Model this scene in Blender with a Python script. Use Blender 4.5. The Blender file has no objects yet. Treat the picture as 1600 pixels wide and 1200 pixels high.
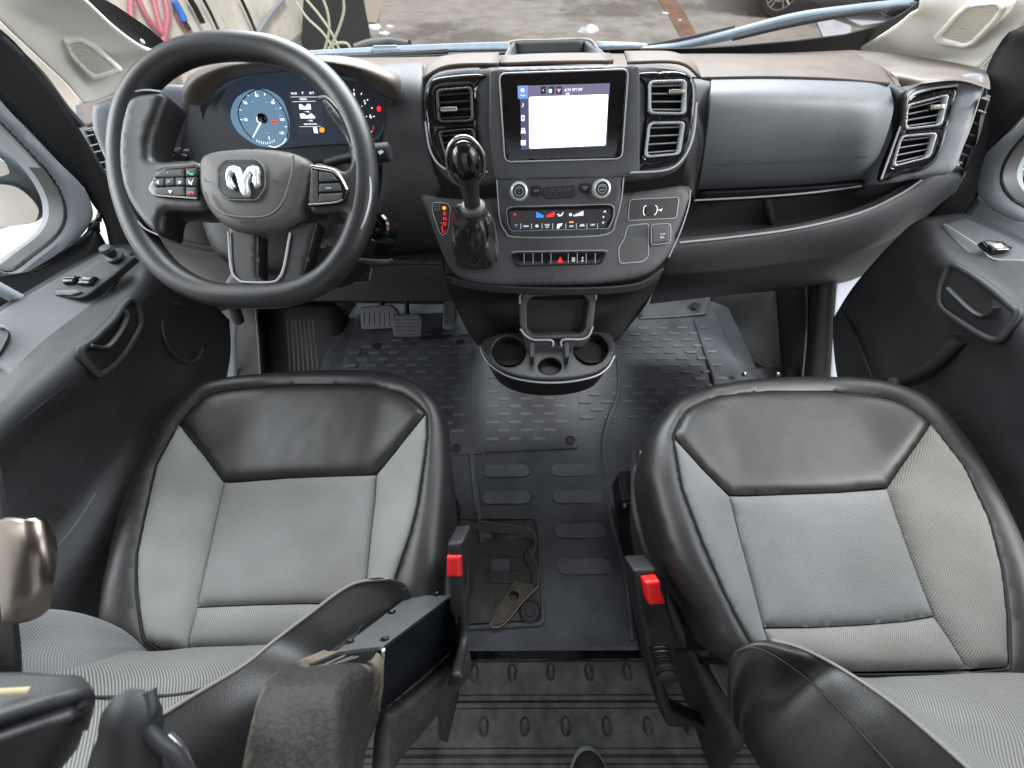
import bpy, bmesh, math, random
import numpy as np
from mathutils import Vector, Matrix, noise
from mathutils.geometry import delaunay_2d_cdt
random.seed(7)
S = bpy.context.scene
COL = S.collection

# ------------------------------------------------------------------ camera
FPX = 620.0; PITCH = 54.0; YAW = 1.3; ROLL = 1.8
CAMP = np.array([-.075, 0.0, 1.25])
def _basis():
    p, y, r = map(math.radians, (PITCH, YAW, ROLL))
    f = np.array([-math.sin(y)*math.cos(p), math.cos(y)*math.cos(p), -math.sin(p)])
    rt = np.array([math.cos(y), math.sin(y), 0]); up = np.cross(rt, f)
    return rt*math.cos(r)-up*math.sin(r), up*math.cos(r)+rt*math.sin(r), f
CR, CU, CF = _basis()
cam_d = bpy.data.cameras.new('camera'); cam = bpy.data.objects.new('camera', cam_d); COL.objects.link(cam)
cam_d.sensor_width = 36; cam_d.lens = 36*FPX/1600; cam_d.clip_start = .01; cam_d.clip_end = 400
M = Matrix(((CR[0], CU[0], -CF[0], CAMP[0]), (CR[1], CU[1], -CF[1], CAMP[1]), (CR[2], CU[2], -CF[2], CAMP[2]), (0, 0, 0, 1)))
cam.matrix_world = M
S.camera = cam
cam_d.dof.use_dof = True; cam_d.dof.focus_distance = .75; cam_d.dof.aperture_fstop = 5.0

# ------------------------------------------------------------------ light
W = bpy.data.worlds.new('World'); S.world = W; W.use_nodes = True
nt = W.node_tree; bg = nt.nodes['Background']
sky = nt.nodes.new('ShaderNodeTexSky'); sky.sky_type = 'NISHITA'; sky.sun_disc = False
sky.sun_elevation = math.radians(48); sky.sun_rotation = math.radians(120)
hs_ = nt.nodes.new('ShaderNodeHueSaturation'); hs_.inputs['Saturation'].default_value = .28
nt.links.new(sky.outputs[0], hs_.inputs['Color']); nt.links.new(hs_.outputs[0], bg.inputs[0]); bg.inputs[1].default_value = .10
def sun(strength, angle, direction, color):
    l = bpy.data.lights.new('sun', 'SUN'); l.energy = strength; l.angle = math.radians(angle); l.color = color
    o = bpy.data.objects.new('sun', l); COL.objects.link(o)
    o.rotation_euler = Vector(direction).to_track_quat('-Z', 'Y').to_euler()
sun(1.5, 14, (-.6, .35, -.9), (1, .97, .92))
def area(name, loc, target, sx, sy, power, color):
    l = bpy.data.lights.new(name, 'AREA'); l.shape = 'RECTANGLE'; l.size = sx; l.size_y = sy; l.energy = power; l.color = color
    o = bpy.data.objects.new(name, l); COL.objects.link(o); o.location = loc
    o.rotation_euler = (Vector(target)-Vector(loc)).to_track_quat('-Z', 'Y').to_euler()
area('windscreen_daylight', (0, 1.95, 2.15), (0, .4, .6), 2.4, 1.3, 78, (.93, .97, 1))
area('driver_window_daylight', (-1.75, .55, 1.75), (-.3, .3, .5), 1.3, .9, 17, (.93, .97, 1))
area('passenger_window_daylight', (1.75, .55, 1.75), (.3, .3, .5), 1.3, .9, 11, (.93, .97, 1))
S.view_settings.view_transform = 'Standard'; S.view_settings.look = 'None'
S.view_settings.gamma = 1; S.view_settings.exposure = 1.0
S.view_settings.use_curve_mapping = False

# ------------------------------------------------------------------ ray helpers: a pixel of the photograph onto a real plane
def ray(px, py): return CF + CR*(px-800)/FPX - CU*(py-600)/FPX
def hit(px, py, p0, n):
    d = ray(px, py); return CAMP + d*(np.dot(np.array(p0)-CAMP, n)/np.dot(d, n))
def QX(px, py, x): return hit(px, py, (x, 0, 0), np.array([1., 0, 0]))
def QY(px, py, y): return hit(px, py, (0, y, 0), np.array([0, 1., 0]))
def QZ(px, py, z): return hit(px, py, (0, 0, z), np.array([0, 0, 1.]))
def QD(px, py, d): return CAMP + ray(px, py)*d
class Plane:
    """tilt leans the face back (deg), turn rotates it about Z (deg, + looks towards +X)"""
    def __init__(s, p0, tilt, turn=0, roll=0):
        a, t = math.radians(tilt), math.radians(turn)
        c, si = math.cos(t), math.sin(t)
        R = np.array([[c, -si, 0], [si, c, 0], [0, 0, 1]])
        s.n = R @ np.array([0, -math.cos(a), math.sin(a)])
        s.u = R @ np.array([1., 0, 0]); s.v = np.cross(s.n, s.u); s.o = np.array(p0, float)
        if roll:
            r = math.radians(roll); u, v = s.u, s.v
            s.u = u*math.cos(r)+v*math.sin(r); s.v = v*math.cos(r)-u*math.sin(r)
    def at(s, px, py, h=0.0):
        p = hit(px, py, s.o+s.n*h, s.n); w = p-s.o-s.n*h
        return (float(w@s.u), float(w@s.v))
    def p3(s, u, v, h=0.0): return s.o + s.u*u + s.v*v + s.n*h
    def off(s, h):
        q = Plane.__new__(Plane); q.n, q.u, q.v = s.n, s.u, s.v; q.o = s.o+s.n*h; return q

def plane3(a, b, c):
    a, b, c = map(np.array, (a, b, c)); q = Plane((0, 0, 0), 0); n = np.cross(b-a, c-a); n /= np.linalg.norm(n)
    if n@(CAMP-a) < 0: n = -n
    q.n = n; q.u = (b-a)/np.linalg.norm(b-a); q.v = np.cross(q.n, q.u); q.o = a; return q
# ------------------------------------------------------------------ materials
def mat(name, col, rough=.5, metal=0, bump=0, bscale=300, var=0, vscale=6, coat=0, spec=.5, emit=None, estr=1, kind='noise', alpha=None, col2=None, sheen=0):
    m = bpy.data.materials.new(name); m.use_nodes = True; n = m.node_tree.nodes; L = m.node_tree.links
    b = n['Principled BSDF']; b.inputs['Base Color'].default_value = (*col, 1); b.inputs['Roughness'].default_value = rough
    b.inputs['Metallic'].default_value = metal; b.inputs['Specular IOR Level'].default_value = spec
    b.inputs['Coat Weight'].default_value = coat; b.inputs['Sheen Weight'].default_value = sheen
    tc = n.new('ShaderNodeTexCoord')
    if var:
        t = n.new('ShaderNodeTexNoise'); t.inputs['Scale'].default_value = vscale; t.inputs['Detail'].default_value = 6
        t.inputs['Roughness'].default_value = .65
        L.new(tc.outputs['Object'], t.inputs[0])
        r = n.new('ShaderNodeValToRGB'); r.color_ramp.elements[0].position = .35; r.color_ramp.elements[1].position = .68
        c2 = col2 or tuple(min(1, c*(1+var)) for c in col); c1 = col if col2 else tuple(c*(1-var*.6) for c in col)
        r.color_ramp.elements[0].color = (*c1, 1); r.color_ramp.elements[1].color = (*c2, 1)
        L.new(t.outputs[0], r.inputs[0]); L.new(r.outputs[0], b.inputs['Base Color'])
        mr = n.new('ShaderNodeMapRange'); mr.inputs[3].default_value = max(.02, rough-.10); mr.inputs[4].default_value = min(1, rough+.12)
        L.new(t.outputs[0], mr.inputs[0]); L.new(mr.outputs[0], b.inputs['Roughness'])
    if bump:
        if kind == 'voronoi':
            t = n.new('ShaderNodeTexVoronoi'); o = t.outputs['Distance']
        else:
            t = n.new('ShaderNodeTexNoise'); t.inputs['Detail'].default_value = 3; o = t.outputs[0]
        t.inputs['Scale'].default_value = bscale; L.new(tc.outputs['Object'], t.inputs['Vector'])
        bp = n.new('ShaderNodeBump'); bp.inputs['Strength'].default_value = bump; bp.inputs['Distance'].default_value = .001
        L.new(o, bp.inputs['Height']); L.new(bp.outputs[0], b.inputs['Normal'])
    if emit:
        b.inputs['Emission Color'].default_value = (*emit, 1); b.inputs['Emission Strength'].default_value = estr
    return m
def fabric(name, c1, c2, freq, ang=0.0, stripe=False, stain=None):
    """woven cloth: two crossed waves on the UV map (metres)"""
    m = bpy.data.materials.new(name); m.use_nodes = True; n = m.node_tree.nodes; L = m.node_tree.links
    b = n['Principled BSDF']; b.inputs['Roughness'].default_value = .8; b.inputs['Specular IOR Level'].default_value = .25
    b.inputs['Sheen Weight'].default_value = .15
    uv = n.new('ShaderNodeTexCoord')
    mp = n.new('ShaderNodeMapping'); mp.inputs['Rotation'].default_value[2] = ang; L.new(uv.outputs['UV'], mp.inputs[0])
    def wave(d, f):
        w = n.new('ShaderNodeTexWave'); w.wave_type = 'BANDS'; w.bands_direction = d; w.inputs['Scale'].default_value = f
        w.inputs['Distortion'].default_value = .15; w.inputs['Detail'].default_value = 1; L.new(mp.outputs[0], w.inputs[0]); return w.outputs['Fac']
    if stripe: h = wave('X', freq)
    else:
        mu = n.new('ShaderNodeMath'); mu.operation = 'ADD'; L.new(wave('X', freq), mu.inputs[0]); L.new(wave('Y', freq), mu.inputs[1])
        m2 = n.new('ShaderNodeMath'); m2.operation = 'MULTIPLY'; m2.inputs[1].default_value = .5; L.new(mu.outputs[0], m2.inputs[0]); h = m2.outputs[0]
    r = n.new('ShaderNodeValToRGB'); r.color_ramp.elements[0].color = (*c1, 1); r.color_ramp.elements[1].color = (*c2, 1)
    r.color_ramp.elements[0].position = .25; r.color_ramp.elements[1].position = .75; L.new(h, r.inputs[0])
    t = n.new('ShaderNodeTexNoise'); t.inputs['Scale'].default_value = 7; t.inputs['Detail'].default_value = 7; L.new(uv.outputs['UV'], t.inputs[0])
    r2 = n.new('ShaderNodeValToRGB'); r2.color_ramp.elements[0].position = .38; r2.color_ramp.elements[1].position = .62
    k = .84; r2.color_ramp.elements[0].color = (k, k*.99, k*.96, 1); r2.color_ramp.elements[1].color = (1.0, 1, 1, 1)
    L.new(t.outputs[0], r2.inputs[0])
    mx = n.new('ShaderNodeMix'); mx.data_type = 'RGBA'; mx.blend_type = 'MULTIPLY'; mx.inputs[0].default_value = 1
    L.new(r.outputs[0], mx.inputs[6]); L.new(r2.outputs[0], mx.inputs[7]); L.new(mx.outputs[2], b.inputs['Base Color'])
    bp = n.new('ShaderNodeBump'); bp.inputs['Strength'].default_value = .5; bp.inputs['Distance'].default_value = .0008
    L.new(h, bp.inputs['Height']); L.new(bp.outputs[0], b.inputs['Normal'])
    return m
def glassmat(name, tint=(1, 1, 1), refl=.06):
    m = bpy.data.materials.new(name); m.use_nodes = True; n = m.node_tree.nodes; L = m.node_tree.links
    n.remove(n['Principled BSDF']); o = n['Material Output']
    t = n.new('ShaderNodeBsdfTransparent'); t.inputs[0].default_value = (*tint, 1)
    g = n.new('ShaderNodeBsdfGlossy'); g.inputs['Roughness'].default_value = .02
    f = n.new('ShaderNodeFresnel'); f.inputs[0].default_value = 1.3
    x = n.new('ShaderNodeMixShader'); L.new(f.outputs[0], x.inputs[0]); L.new(t.outputs[0], x.inputs[1]); L.new(g.outputs[0], x.inputs[2]); L.new(x.outputs[0], o.inputs[0])
    return m
MT = dict(
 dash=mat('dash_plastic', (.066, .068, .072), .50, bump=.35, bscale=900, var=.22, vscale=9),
 dash_top=mat('dash_top_sheen_plastic', (.078, .056, .043), .55, bump=.4, bscale=900, var=.35, vscale=14),  # brown tint carries the warm reflection on the dash top
 hood=mat('hood_plastic', (.115, .098, .085), .45, bump=.4, bscale=900, var=.3, vscale=12),  # brownish cast put in for the reflection on the hood
 glove=mat('glovebox_plastic', (.11, .118, .13), .42, bump=.4, bscale=800, var=.12, vscale=8),
 silver=mat('side_pod_plastic', (.17, .18, .20), .42, bump=.3, bscale=800, var=.1),
 dark=mat('dark_plastic', (.022, .023, .025), .5, bump=.35, bscale=900, var=.3, vscale=10),
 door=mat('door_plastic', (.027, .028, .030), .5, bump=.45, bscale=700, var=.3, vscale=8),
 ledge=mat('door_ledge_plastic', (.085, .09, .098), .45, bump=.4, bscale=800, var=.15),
 trim=mat('window_trim_plastic', (.20, .215, .235), .5, bump=.3, bscale=700, var=.15),
 black=mat('black_plastic', (.006, .006, .007), .55, bump=.2, bscale=600),
 gloss=mat('piano_black', (.004, .004, .005), .14, coat=.3),
 line=mat('bright_edge_plastic', (.42, .43, .45), .3),  # pale trim, and painted highlights along moulded edges
 leather=mat('black_leather', (.013, .0128, .013), .42, spec=.6, bump=.18, bscale=800, kind='voronoi', var=.3, vscale=14),
 wheelm=mat('wheel_leather', (.017, .017, .018), .36, bump=.2, bscale=900, kind='voronoi', var=.25),
 hubm=mat('airbag_cover', (.085, .082, .077), .45, bump=.4, bscale=1000, var=.12),
 seam=mat('seam_thread', (.012, .012, .012), .8),
 thread=mat('light_thread', (.17, .165, .155), .7),
 beige=mat('pillar_cloth', (.66, .645, .585), .75, bump=.4, bscale=500, var=.08),
 beige2=mat('speaker_grille', (.5, .47, .41), .7, bump=.9, bscale=260, kind='voronoi'),
 rubber=mat('floor_rubber', (.066, .070, .079), .42, bump=.4, bscale=500, var=.45, vscale=7),
 rubber2=mat('floor_rubber_pad', (.11, .114, .124), .5, bump=.3, bscale=400, var=.35, vscale=9),
 metalf=mat('painted_floor', (.022, .025, .022), .6, bump=.6, bscale=40, var=1.0, vscale=17, col2=(.085, .09, .076)),
 white=mat('white_body_paint', (.38, .41, .46), .35, coat=.3),
 chrome=mat('chrome', (.85, .86, .87), .12, metal=1),
 satin=mat('satin_metal', (.50, .47, .42), .34, metal=1),
 knob=mat('knob_ring', (.75, .75, .73), .3, metal=.6),
 red=mat('red_button', (.72, .01, .012), .35),
 webbing=mat('belt_webbing', (.012, .012, .013), .8, bump=.8, bscale=500),
 foam=mat('worn_foam', (.009, .0085, .008), .7, bump=1.0, bscale=330, var=1, vscale=210, col2=(.026, .024, .020)),
 foam2=mat('foam_underside', (.014, .013, .012), .7, bump=1.0, bscale=200, var=1, vscale=70, col2=(.034, .031, .026)),
 badge=mat('badge_silver', (.78, .79, .8), .32, metal=.55),
 guide=mat('belt_guide', (.20, .17, .145), .3, metal=1),
 well=mat('cup_well_black', (.006, .006, .007), .22),
 bump=mat('worn_stud', (.012, .013, .012), .5, bump=.5, bscale=60, var=.8, vscale=60, col2=(.06, .06, .052)),
 steel=mat('black_steel', (.065, .067, .068), .42, bump=.2, bscale=700, var=.2),
 steeld=mat('black_panel', (.006, .008, .012), .35),
 shoe=mat('shoe_canvas', (.008, .008, .009), .8, bump=.8, bscale=500),
 glass=glassmat('clear_glass', (.93, .95, .95)),
 torn=mat('torn_vinyl', (.058, .055, .050), .6, bump=.5, bscale=60, var=.5, vscale=30),
 tan=mat('torn_backing', (.33, .27, .19), .85),
 wiper=mat('wiper_arm', (.12, .15, .185), .5, var=.15, vscale=30),
 icon=mat('icon_white', (.7, .7, .7), .5, emit=(.8, .85, .9), estr=.45),
 print=mat('print_white', (.55, .56, .57), .5),
 printd=mat('print_dark', (.01, .01, .01), .6),
 tyre=mat('tyre_rubber', (.02, .02, .021), .7),
)
def edge_wear(m, col, lo=.505, hi=.56):
    n = m.node_tree.nodes; L = m.node_tree.links; b = n['Principled BSDF']; g = n.new('ShaderNodeNewGeometry')
    t = n.new('ShaderNodeTexNoise'); t.inputs['Scale'].default_value = 55; t.inputs['Detail'].default_value = 5
    tc = n.new('ShaderNodeTexCoord'); L.new(tc.outputs['Object'], t.inputs[0])
    a = n.new('ShaderNodeMath'); a.operation = 'MULTIPLY_ADD'; a.inputs[1].default_value = .09; L.new(t.outputs[0], a.inputs[0]); L.new(g.outputs['Pointiness'], a.inputs[2])
    r = n.new('ShaderNodeMapRange'); r.inputs[1].default_value = lo+.045; r.inputs[2].default_value = hi+.045; L.new(a.outputs[0], r.inputs[0])
    x = n.new('ShaderNodeMix'); x.data_type = 'RGBA'; src = b.inputs['Base Color'].links[0].from_socket
    L.new(r.outputs[0], x.inputs[0]); L.new(src, x.inputs[6]); x.inputs[7].default_value = (*col, 1); L.new(x.outputs[2], b.inputs['Base Color'])
def wear_mix(m, col):
    n = m.node_tree.nodes; L = m.node_tree.links; b = n['Principled BSDF']; at = n.new('ShaderNodeAttribute'); at.attribute_name = 'wear'
    t = n.new('ShaderNodeTexNoise'); t.inputs['Scale'].default_value = 60; t.inputs['Detail'].default_value = 8; tc = n.new('ShaderNodeTexCoord'); L.new(tc.outputs['Object'], t.inputs[0])
    a = n.new('ShaderNodeMath'); a.operation = 'MULTIPLY_ADD'; a.inputs[1].default_value = .9; L.new(t.outputs[0], a.inputs[0]); L.new(at.outputs['Fac'], a.inputs[2])
    r = n.new('ShaderNodeMapRange'); r.inputs[1].default_value = .80; r.inputs[2].default_value = 1.15; L.new(a.outputs[0], r.inputs[0])
    x = n.new('ShaderNodeMix'); x.data_type = 'RGBA'; src = b.inputs['Base Color'].links[0].from_socket
    L.new(r.outputs[0], x.inputs[0]); L.new(src, x.inputs[6]); x.inputs[7].default_value = (*col, 1); L.new(x.outputs[2], b.inputs['Base Color'])
wear_mix(MT['foam'], (.15, .125, .09))
def em(name, c, s=1.0): return mat(name, (0, 0, 0), .4, emit=c, estr=s)
E_ = dict(white=em('screen_white', (1, 1, 1), 1.3), bar=em('screen_bar', (.17, .16, .27), .6), blue=em('screen_blue', (.16, .27, .62), .7), side=em('screen_side', (.09, .10, .19), .5),
 gauge=em('gauge_blue', (.085, .15, .22), .9), gdark=em('gauge_dark', (.006, .006, .009), 1), lcd=em('lcd_dark', (.018, .022, .032), 1), red=em('red_light', (1, .02, .02), .9),
 orange=em('orange_light', (1, .3, .03), .9), wht=em('white_light', (.8, .85, .9), .9), ltblue=em('light_blue_light', (.02, .2, 1), .9), green=em('green_light', (.05, .7, .25), .6),
 grey=em('grey_icon', (.4, .4, .42), 1), cyan=em('cyan_light', (.08, .4, .8), .8), pale=em('gauge_pale', (.2, .3, .42), .8), icon=em('screen_icon', (.9, .85, .95), .9), face=em('cluster_face', (.012, .017, .026), 1))

# ------------------------------------------------------------------ object helpers
def link(name, me, m=None, parent=None, smooth=True, sharp=40):
    o = bpy.data.objects.new(name, me); COL.objects.link(o)
    if m: me.materials.append(m)
    if smooth:
        me.polygons.foreach_set('use_smooth', [True]*len(me.polygons))
        try: me.set_sharp_from_angle(angle=math.radians(sharp))
        except Exception: pass
    if parent is not None:
        o.parent = parent; o.matrix_parent_inverse = Matrix.Translation(-Vector(parent.location))
    return o
def thing(name, label, cat, loc=(0, 0, 0), group=None):
    o = bpy.data.objects.new(name, None); COL.objects.link(o); o.location = loc; o.empty_display_size = .05
    o['label'] = label; o['category'] = cat
    if group: o['group'] = group
    return o
def tag(o, label, cat, group=None):
    o['label'] = label; o['category'] = cat
    if group: o['group'] = group
    return o
def struct(o): o['kind'] = 'structure'; return o
def mesh(verts, faces): 
    me = bpy.data.meshes.new('m'); me.from_pydata([tuple(map(float, v)) for v in verts], [], faces); me.update(); return me
def cr(pts, n=8, closed=False):
    """Catmull-Rom through points of any dimension"""
    P = [np.array(p, float) for p in pts]; N = len(P); out = []
    rng = N if closed else N-1
    for i in range(rng):
        a = P[(i-1) % N] if (closed or i > 0) else 2*P[0]-P[1]
        b = P[i]; c = P[(i+1) % N]; d = P[(i+2) % N] if (closed or i+2 < N) else 2*P[-1]-P[-2]
        for k in range(n):
            t = k/n
            out.append(.5*((2*b)+(c-a)*t+(2*a-5*b+4*c-d)*t*t+(3*b-a-3*c+d)*t**3))
    if not closed: out.append(P[-1])
    return out
def rr(pts, r, n=5):
    """round the corners of a polygon by radius r"""
    P = [np.array(p, float) for p in pts]; out = []; N = len(P)
    for i in range(N):
        a, b, c = P[i-1], P[i], P[(i+1) % N]
        la, lc = np.linalg.norm(a-b), np.linalg.norm(c-b); k = min(r, la*.45, lc*.45)
        s = b+(a-b)/la*k; e = b+(c-b)/lc*k
        for j in range(n+1):
            t = j/n; out.append((1-t)**2*s+2*t*(1-t)*b+t*t*e)
    return out
def resample(P, step):
    P = [np.array(p, float) for p in P]; out = []
    for i in range(len(P)):
        a, b = P[i], P[(i+1) % len(P)]; L = np.linalg.norm(b-a); k = max(1, int(round(L/step)))
        for j in range(k): out.append(a+(b-a)*j/k)
    return out
def inside(poly, X, Y):
    c = np.zeros(X.shape, bool); n = len(poly)
    for i in range(n):
        x1, y1 = poly[i]; x2, y2 = poly[i-1]
        if y1 == y2: continue
        cond = ((y1 > Y) != (y2 > Y)) & (X < (x2-x1)*(Y-y1)/(y2-y1)+x1); c ^= cond
    return c
def dist_to(poly, X, Y, closed=True):
    D = np.full(X.shape, 1e9); n = len(poly)
    for i in range(n if closed else n-1):
        ax, ay = poly[i]; bx, by = poly[(i+1) % n]; dx, dy = bx-ax, by-ay; L2 = dx*dx+dy*dy+1e-18
        t = np.clip(((X-ax)*dx+(Y-ay)*dy)/L2, 0, 1); D = np.minimum(D, np.hypot(X-ax-t*dx, Y-ay-t*dy))
    return D
def roll_edge(d, r):
    t = np.clip(d/r, 0, 1); return r*(np.sqrt(np.clip(1-(1-t)**2, 0, 1))-1)
def relief(name, px, pl, m, parent=None, h=None, edge=0, depth=.01, step=.01, holes=(), raw=False, base=0.0, sharp=40, taper=0, hole_depth=None, uvs=False):
    """a solid slab: outline (photo pixels on plane pl, or metres if raw), rounded front edge, sides going back by depth"""
    T = (lambda q: [np.array(pl.at(*p, base)) for p in q]) if not raw else (lambda q: [np.array(p, float) for p in q])
    loops = [resample(T(px), step)]+[resample(T(q), step) for q in holes]
    for L in loops:                                   # drop near-duplicates
        k = 0
        while k < len(L):
            if np.linalg.norm(L[k]-L[k-1]) < 2e-5 and len(L) > 4: L.pop(k)
            else: k += 1
    V = []; E = []
    for L in loops:
        b = len(V); V += [tuple(p) for p in L]; E += [(b+i, b+(i+1) % len(L)) for i in range(len(L))]
    out = np.array(loops[0]); nb = len(V)
    if h is not None or edge:
        lo, hi = out.min(0), out.max(0)
        gx, gy = np.meshgrid(np.arange(lo[0]+step/2, hi[0], step), np.arange(lo[1]+step/2, hi[1], step*.87))
        gx = gx + (np.arange(gx.shape[0])[:, None] % 2)*step*.5
        gx, gy = gx.ravel(), gy.ravel(); ok = inside(loops[0], gx, gy); D = dist_to(loops[0], gx, gy)
        for L in loops[1:]: ok &= ~inside(L, gx, gy); D = np.minimum(D, dist_to(L, gx, gy))
        ok &= D > step*.45; V += list(zip(gx[ok], gy[ok]))
        if edge:                                      # rings close to the border for a crisp roll
            for L in loops:
                A = np.array(L); nrm = np.roll(A, -1, 0)-np.roll(A, 1, 0); nrm = np.stack([-nrm[:, 1], nrm[:, 0]], 1)
                nrm /= np.linalg.norm(nrm, axis=1)[:, None]+1e-12
                for f in (.15, .45, 1.0):
                    for sg in (1, -1):
                        Q = A+nrm*edge*f*sg; o2 = inside(loops[0], Q[:, 0], Q[:, 1]); d2 = dist_to(loops[0], Q[:, 0], Q[:, 1])
                        for L2 in loops[1:]: o2 &= ~inside(L2, Q[:, 0], Q[:, 1]); d2 = np.minimum(d2, dist_to(L2, Q[:, 0], Q[:, 1]))
                        o2 &= d2 > edge*f*.9; V += [tuple(q) for q in Q[o2]]
    r = delaunay_2d_cdt([Vector(v) for v in V], E, [], 0, 1e-6)
    vv = np.array([tuple(v) for v in r[0]]); faces = [list(f) for f in r[2]]
    cx = np.array([vv[f].mean(0) for f in faces]); ok = inside(loops[0], cx[:, 0], cx[:, 1])
    for L in loops[1:]: ok &= ~inside(L, cx[:, 0], cx[:, 1])
    faces = [f for f, k in zip(faces, ok) if k]
    D = dist_to(loops[0], vv[:, 0], vv[:, 1])
    for L in loops[1:]: D = np.minimum(D, dist_to(L, vv[:, 0], vv[:, 1]))
    H = np.full(len(vv), base, float)
    if edge: H += roll_edge(D, edge)
    if h is not None: H += h(vv[:, 0], vv[:, 1], D)
    verts = [pl.p3(a, b, c) for (a, b), c in zip(vv, H)]
    # orientation: face normals must look along +n
    ff = []
    cnt = {}
    for f in faces:
        a, b, c = vv[f[0]], vv[f[1]], vv[f[2]]
        if (b[0]-a[0])*(c[1]-a[1])-(b[1]-a[1])*(c[0]-a[0]) < 0: f = f[::-1]
        ff.append(f)
        for i in range(3):
            e = (f[i], f[(i+1) % 3]); cnt[e] = cnt.get(e, 0)+1
    if depth:
        be = [e for e in cnt if (e[1], e[0]) not in cnt]; bmap = {}
        cen = vv.mean(0)
        for e in be:
            for k in e:
                if k not in bmap:
                    bmap[k] = len(verts); q = vv[k]+(cen-vv[k])*taper; verts.append(pl.p3(q[0], q[1], H[k]-depth))
        ff += [[e[1], e[0], bmap[e[0]], bmap[e[1]]] for e in be]
    me = mesh(verts, ff)
    uvl = me.uv_layers.new(name='UV'); n0 = len(vv)
    co = np.vstack([vv, np.zeros((len(verts)-n0, 2))])
    if depth:
        for k, j in bmap.items(): co[j] = vv[k]
    li = np.zeros(len(me.loops), int); me.loops.foreach_get('vertex_index', li); uvl.data.foreach_set('uv', co[li].ravel())
    return link(name, me, m, parent, sharp=sharp)
def patch(name, rows, m, parent=None, n=6, thick=0, uvscale=None, sharp=60):
    """smooth sheet through a grid of 3-D control points"""
    A = [cr(r, n) for r in rows]; A = np.array(A); Bc = [cr(A[:, j], n) for j in range(A.shape[1])]; G = np.array(Bc)   # [col][row]
    nc, nr = G.shape[:2]; verts = G.reshape(-1, 3); faces = [(i*nr+j, (i+1)*nr+j, (i+1)*nr+j+1, i*nr+j+1) for i in range(nc-1) for j in range(nr-1)]
    me = mesh(verts, faces)
    cu = np.zeros((nc, nr)); cv = np.zeros((nc, nr))
    cu[1:] = np.cumsum(np.linalg.norm(np.diff(G, axis=0), axis=2), 0); cv[:, 1:] = np.cumsum(np.linalg.norm(np.diff(G, axis=1), axis=2), 1)
    mu = cu.mean(1)[:, None]*np.ones((1, nr)); mv = cv.mean(0)[None, :]*np.ones((nc, 1))
    co = np.stack([mu, mv], -1).reshape(-1, 2)
    uvl = me.uv_layers.new(name='UV'); li = np.zeros(len(me.loops), int); me.loops.foreach_get('vertex_index', li); uvl.data.foreach_set('uv', co[li].ravel())
    o = link(name, me, m, parent, sharp=sharp)
    if thick:
        s = o.modifiers.new('s', 'SOLIDIFY'); s.thickness = abs(thick); s.offset = -1 if thick > 0 else 1
    return o
def tube(name, pts, r, m, parent=None, n=12, sub=6, closed=False, flat=1.0, cap=True):
    P = cr(pts, sub, closed) if sub > 1 else [np.array(p, float) for p in pts]
    R = r if callable(r) else (lambda t: r); N = len(P); verts = []; faces = []
    T = [(P[(i+1) % N]-P[i-1]) if closed else P[min(i+1, N-1)]-P[max(i-1, 0)] for i in range(N)]
    T = [t/(np.linalg.norm(t)+1e-12) for t in T]
    up = np.array([0, 0, 1.]) if abs(T[0][2]) < .9 else np.array([1., 0, 0]); a = np.cross(T[0], up); a /= np.linalg.norm(a)
    for i in range(N):
        a = a-T[i]*(a@T[i]); a /= np.linalg.norm(a)+1e-12; b = np.cross(T[i], a); rad = R(i/(N-1))
        for k in range(n):
            th = 2*math.pi*k/n; verts.append(P[i]+a*math.cos(th)*rad+b*math.sin(th)*rad*flat)
    for i in range(N if closed else N-1):
        for k in range(n):
            j = (i+1) % N; faces.append((i*n+k, i*n+(k+1) % n, j*n+(k+1) % n, j*n+k))
    if cap and not closed: faces += [tuple(range(n))[::-1], tuple((N-1)*n+k for k in range(n))]
    return link(name, mesh(verts, faces), m, parent, sharp=50)
def merge(name, objs, m=None, parent=None):
    """join several shapes into ONE mesh object"""
    bm = bmesh.new(); mats = []
    for o in objs:
        me = o.data.copy(); k = len(bm.faces); bm.from_mesh(me)
        mm = o.data.materials[0] if o.data.materials else None
        if mm not in mats: mats.append(mm)
        bm.faces.ensure_lookup_table()
        for f in bm.faces[k:]: f.material_index = mats.index(mm)
    me = bpy.data.meshes.new(name); bm.to_mesh(me); bm.free()
    for o in objs:
        d = o.data; bpy.data.objects.remove(o); bpy.data.meshes.remove(d)
    o = bpy.data.objects.new(name, me); COL.objects.link(o)
    for mm in ([m] if m else mats): me.materials.append(mm)
    if m: me.polygons.foreach_set('material_index', [0]*len(me.polygons))
    if parent is not None: o.parent = parent; o.matrix_parent_inverse = Matrix.Translation(-Vector(parent.location))
    return o
def box(name, c, s, m, parent=None, bev=.004, axes=None, seg=3):
    bm = bmesh.new(); bmesh.ops.create_cube(bm, size=1)
    for v in bm.verts: v.co = Vector((v.co.x*s[0], v.co.y*s[1], v.co.z*s[2]))
    if bev: bmesh.ops.bevel(bm, geom=bm.edges[:], offset=bev, segments=seg, affect='EDGES')
    if axes is not None:
        Mx = Matrix([[axes[0][i], axes[1][i], axes[2][i]] for i in range(3)])
        for v in bm.verts: v.co = Mx @ v.co
    for v in bm.verts: v.co += Vector(c)
    me = bpy.data.meshes.new(name); bm.to_mesh(me); bm.free(); return link(name, me, m, parent, sharp=35)
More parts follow.
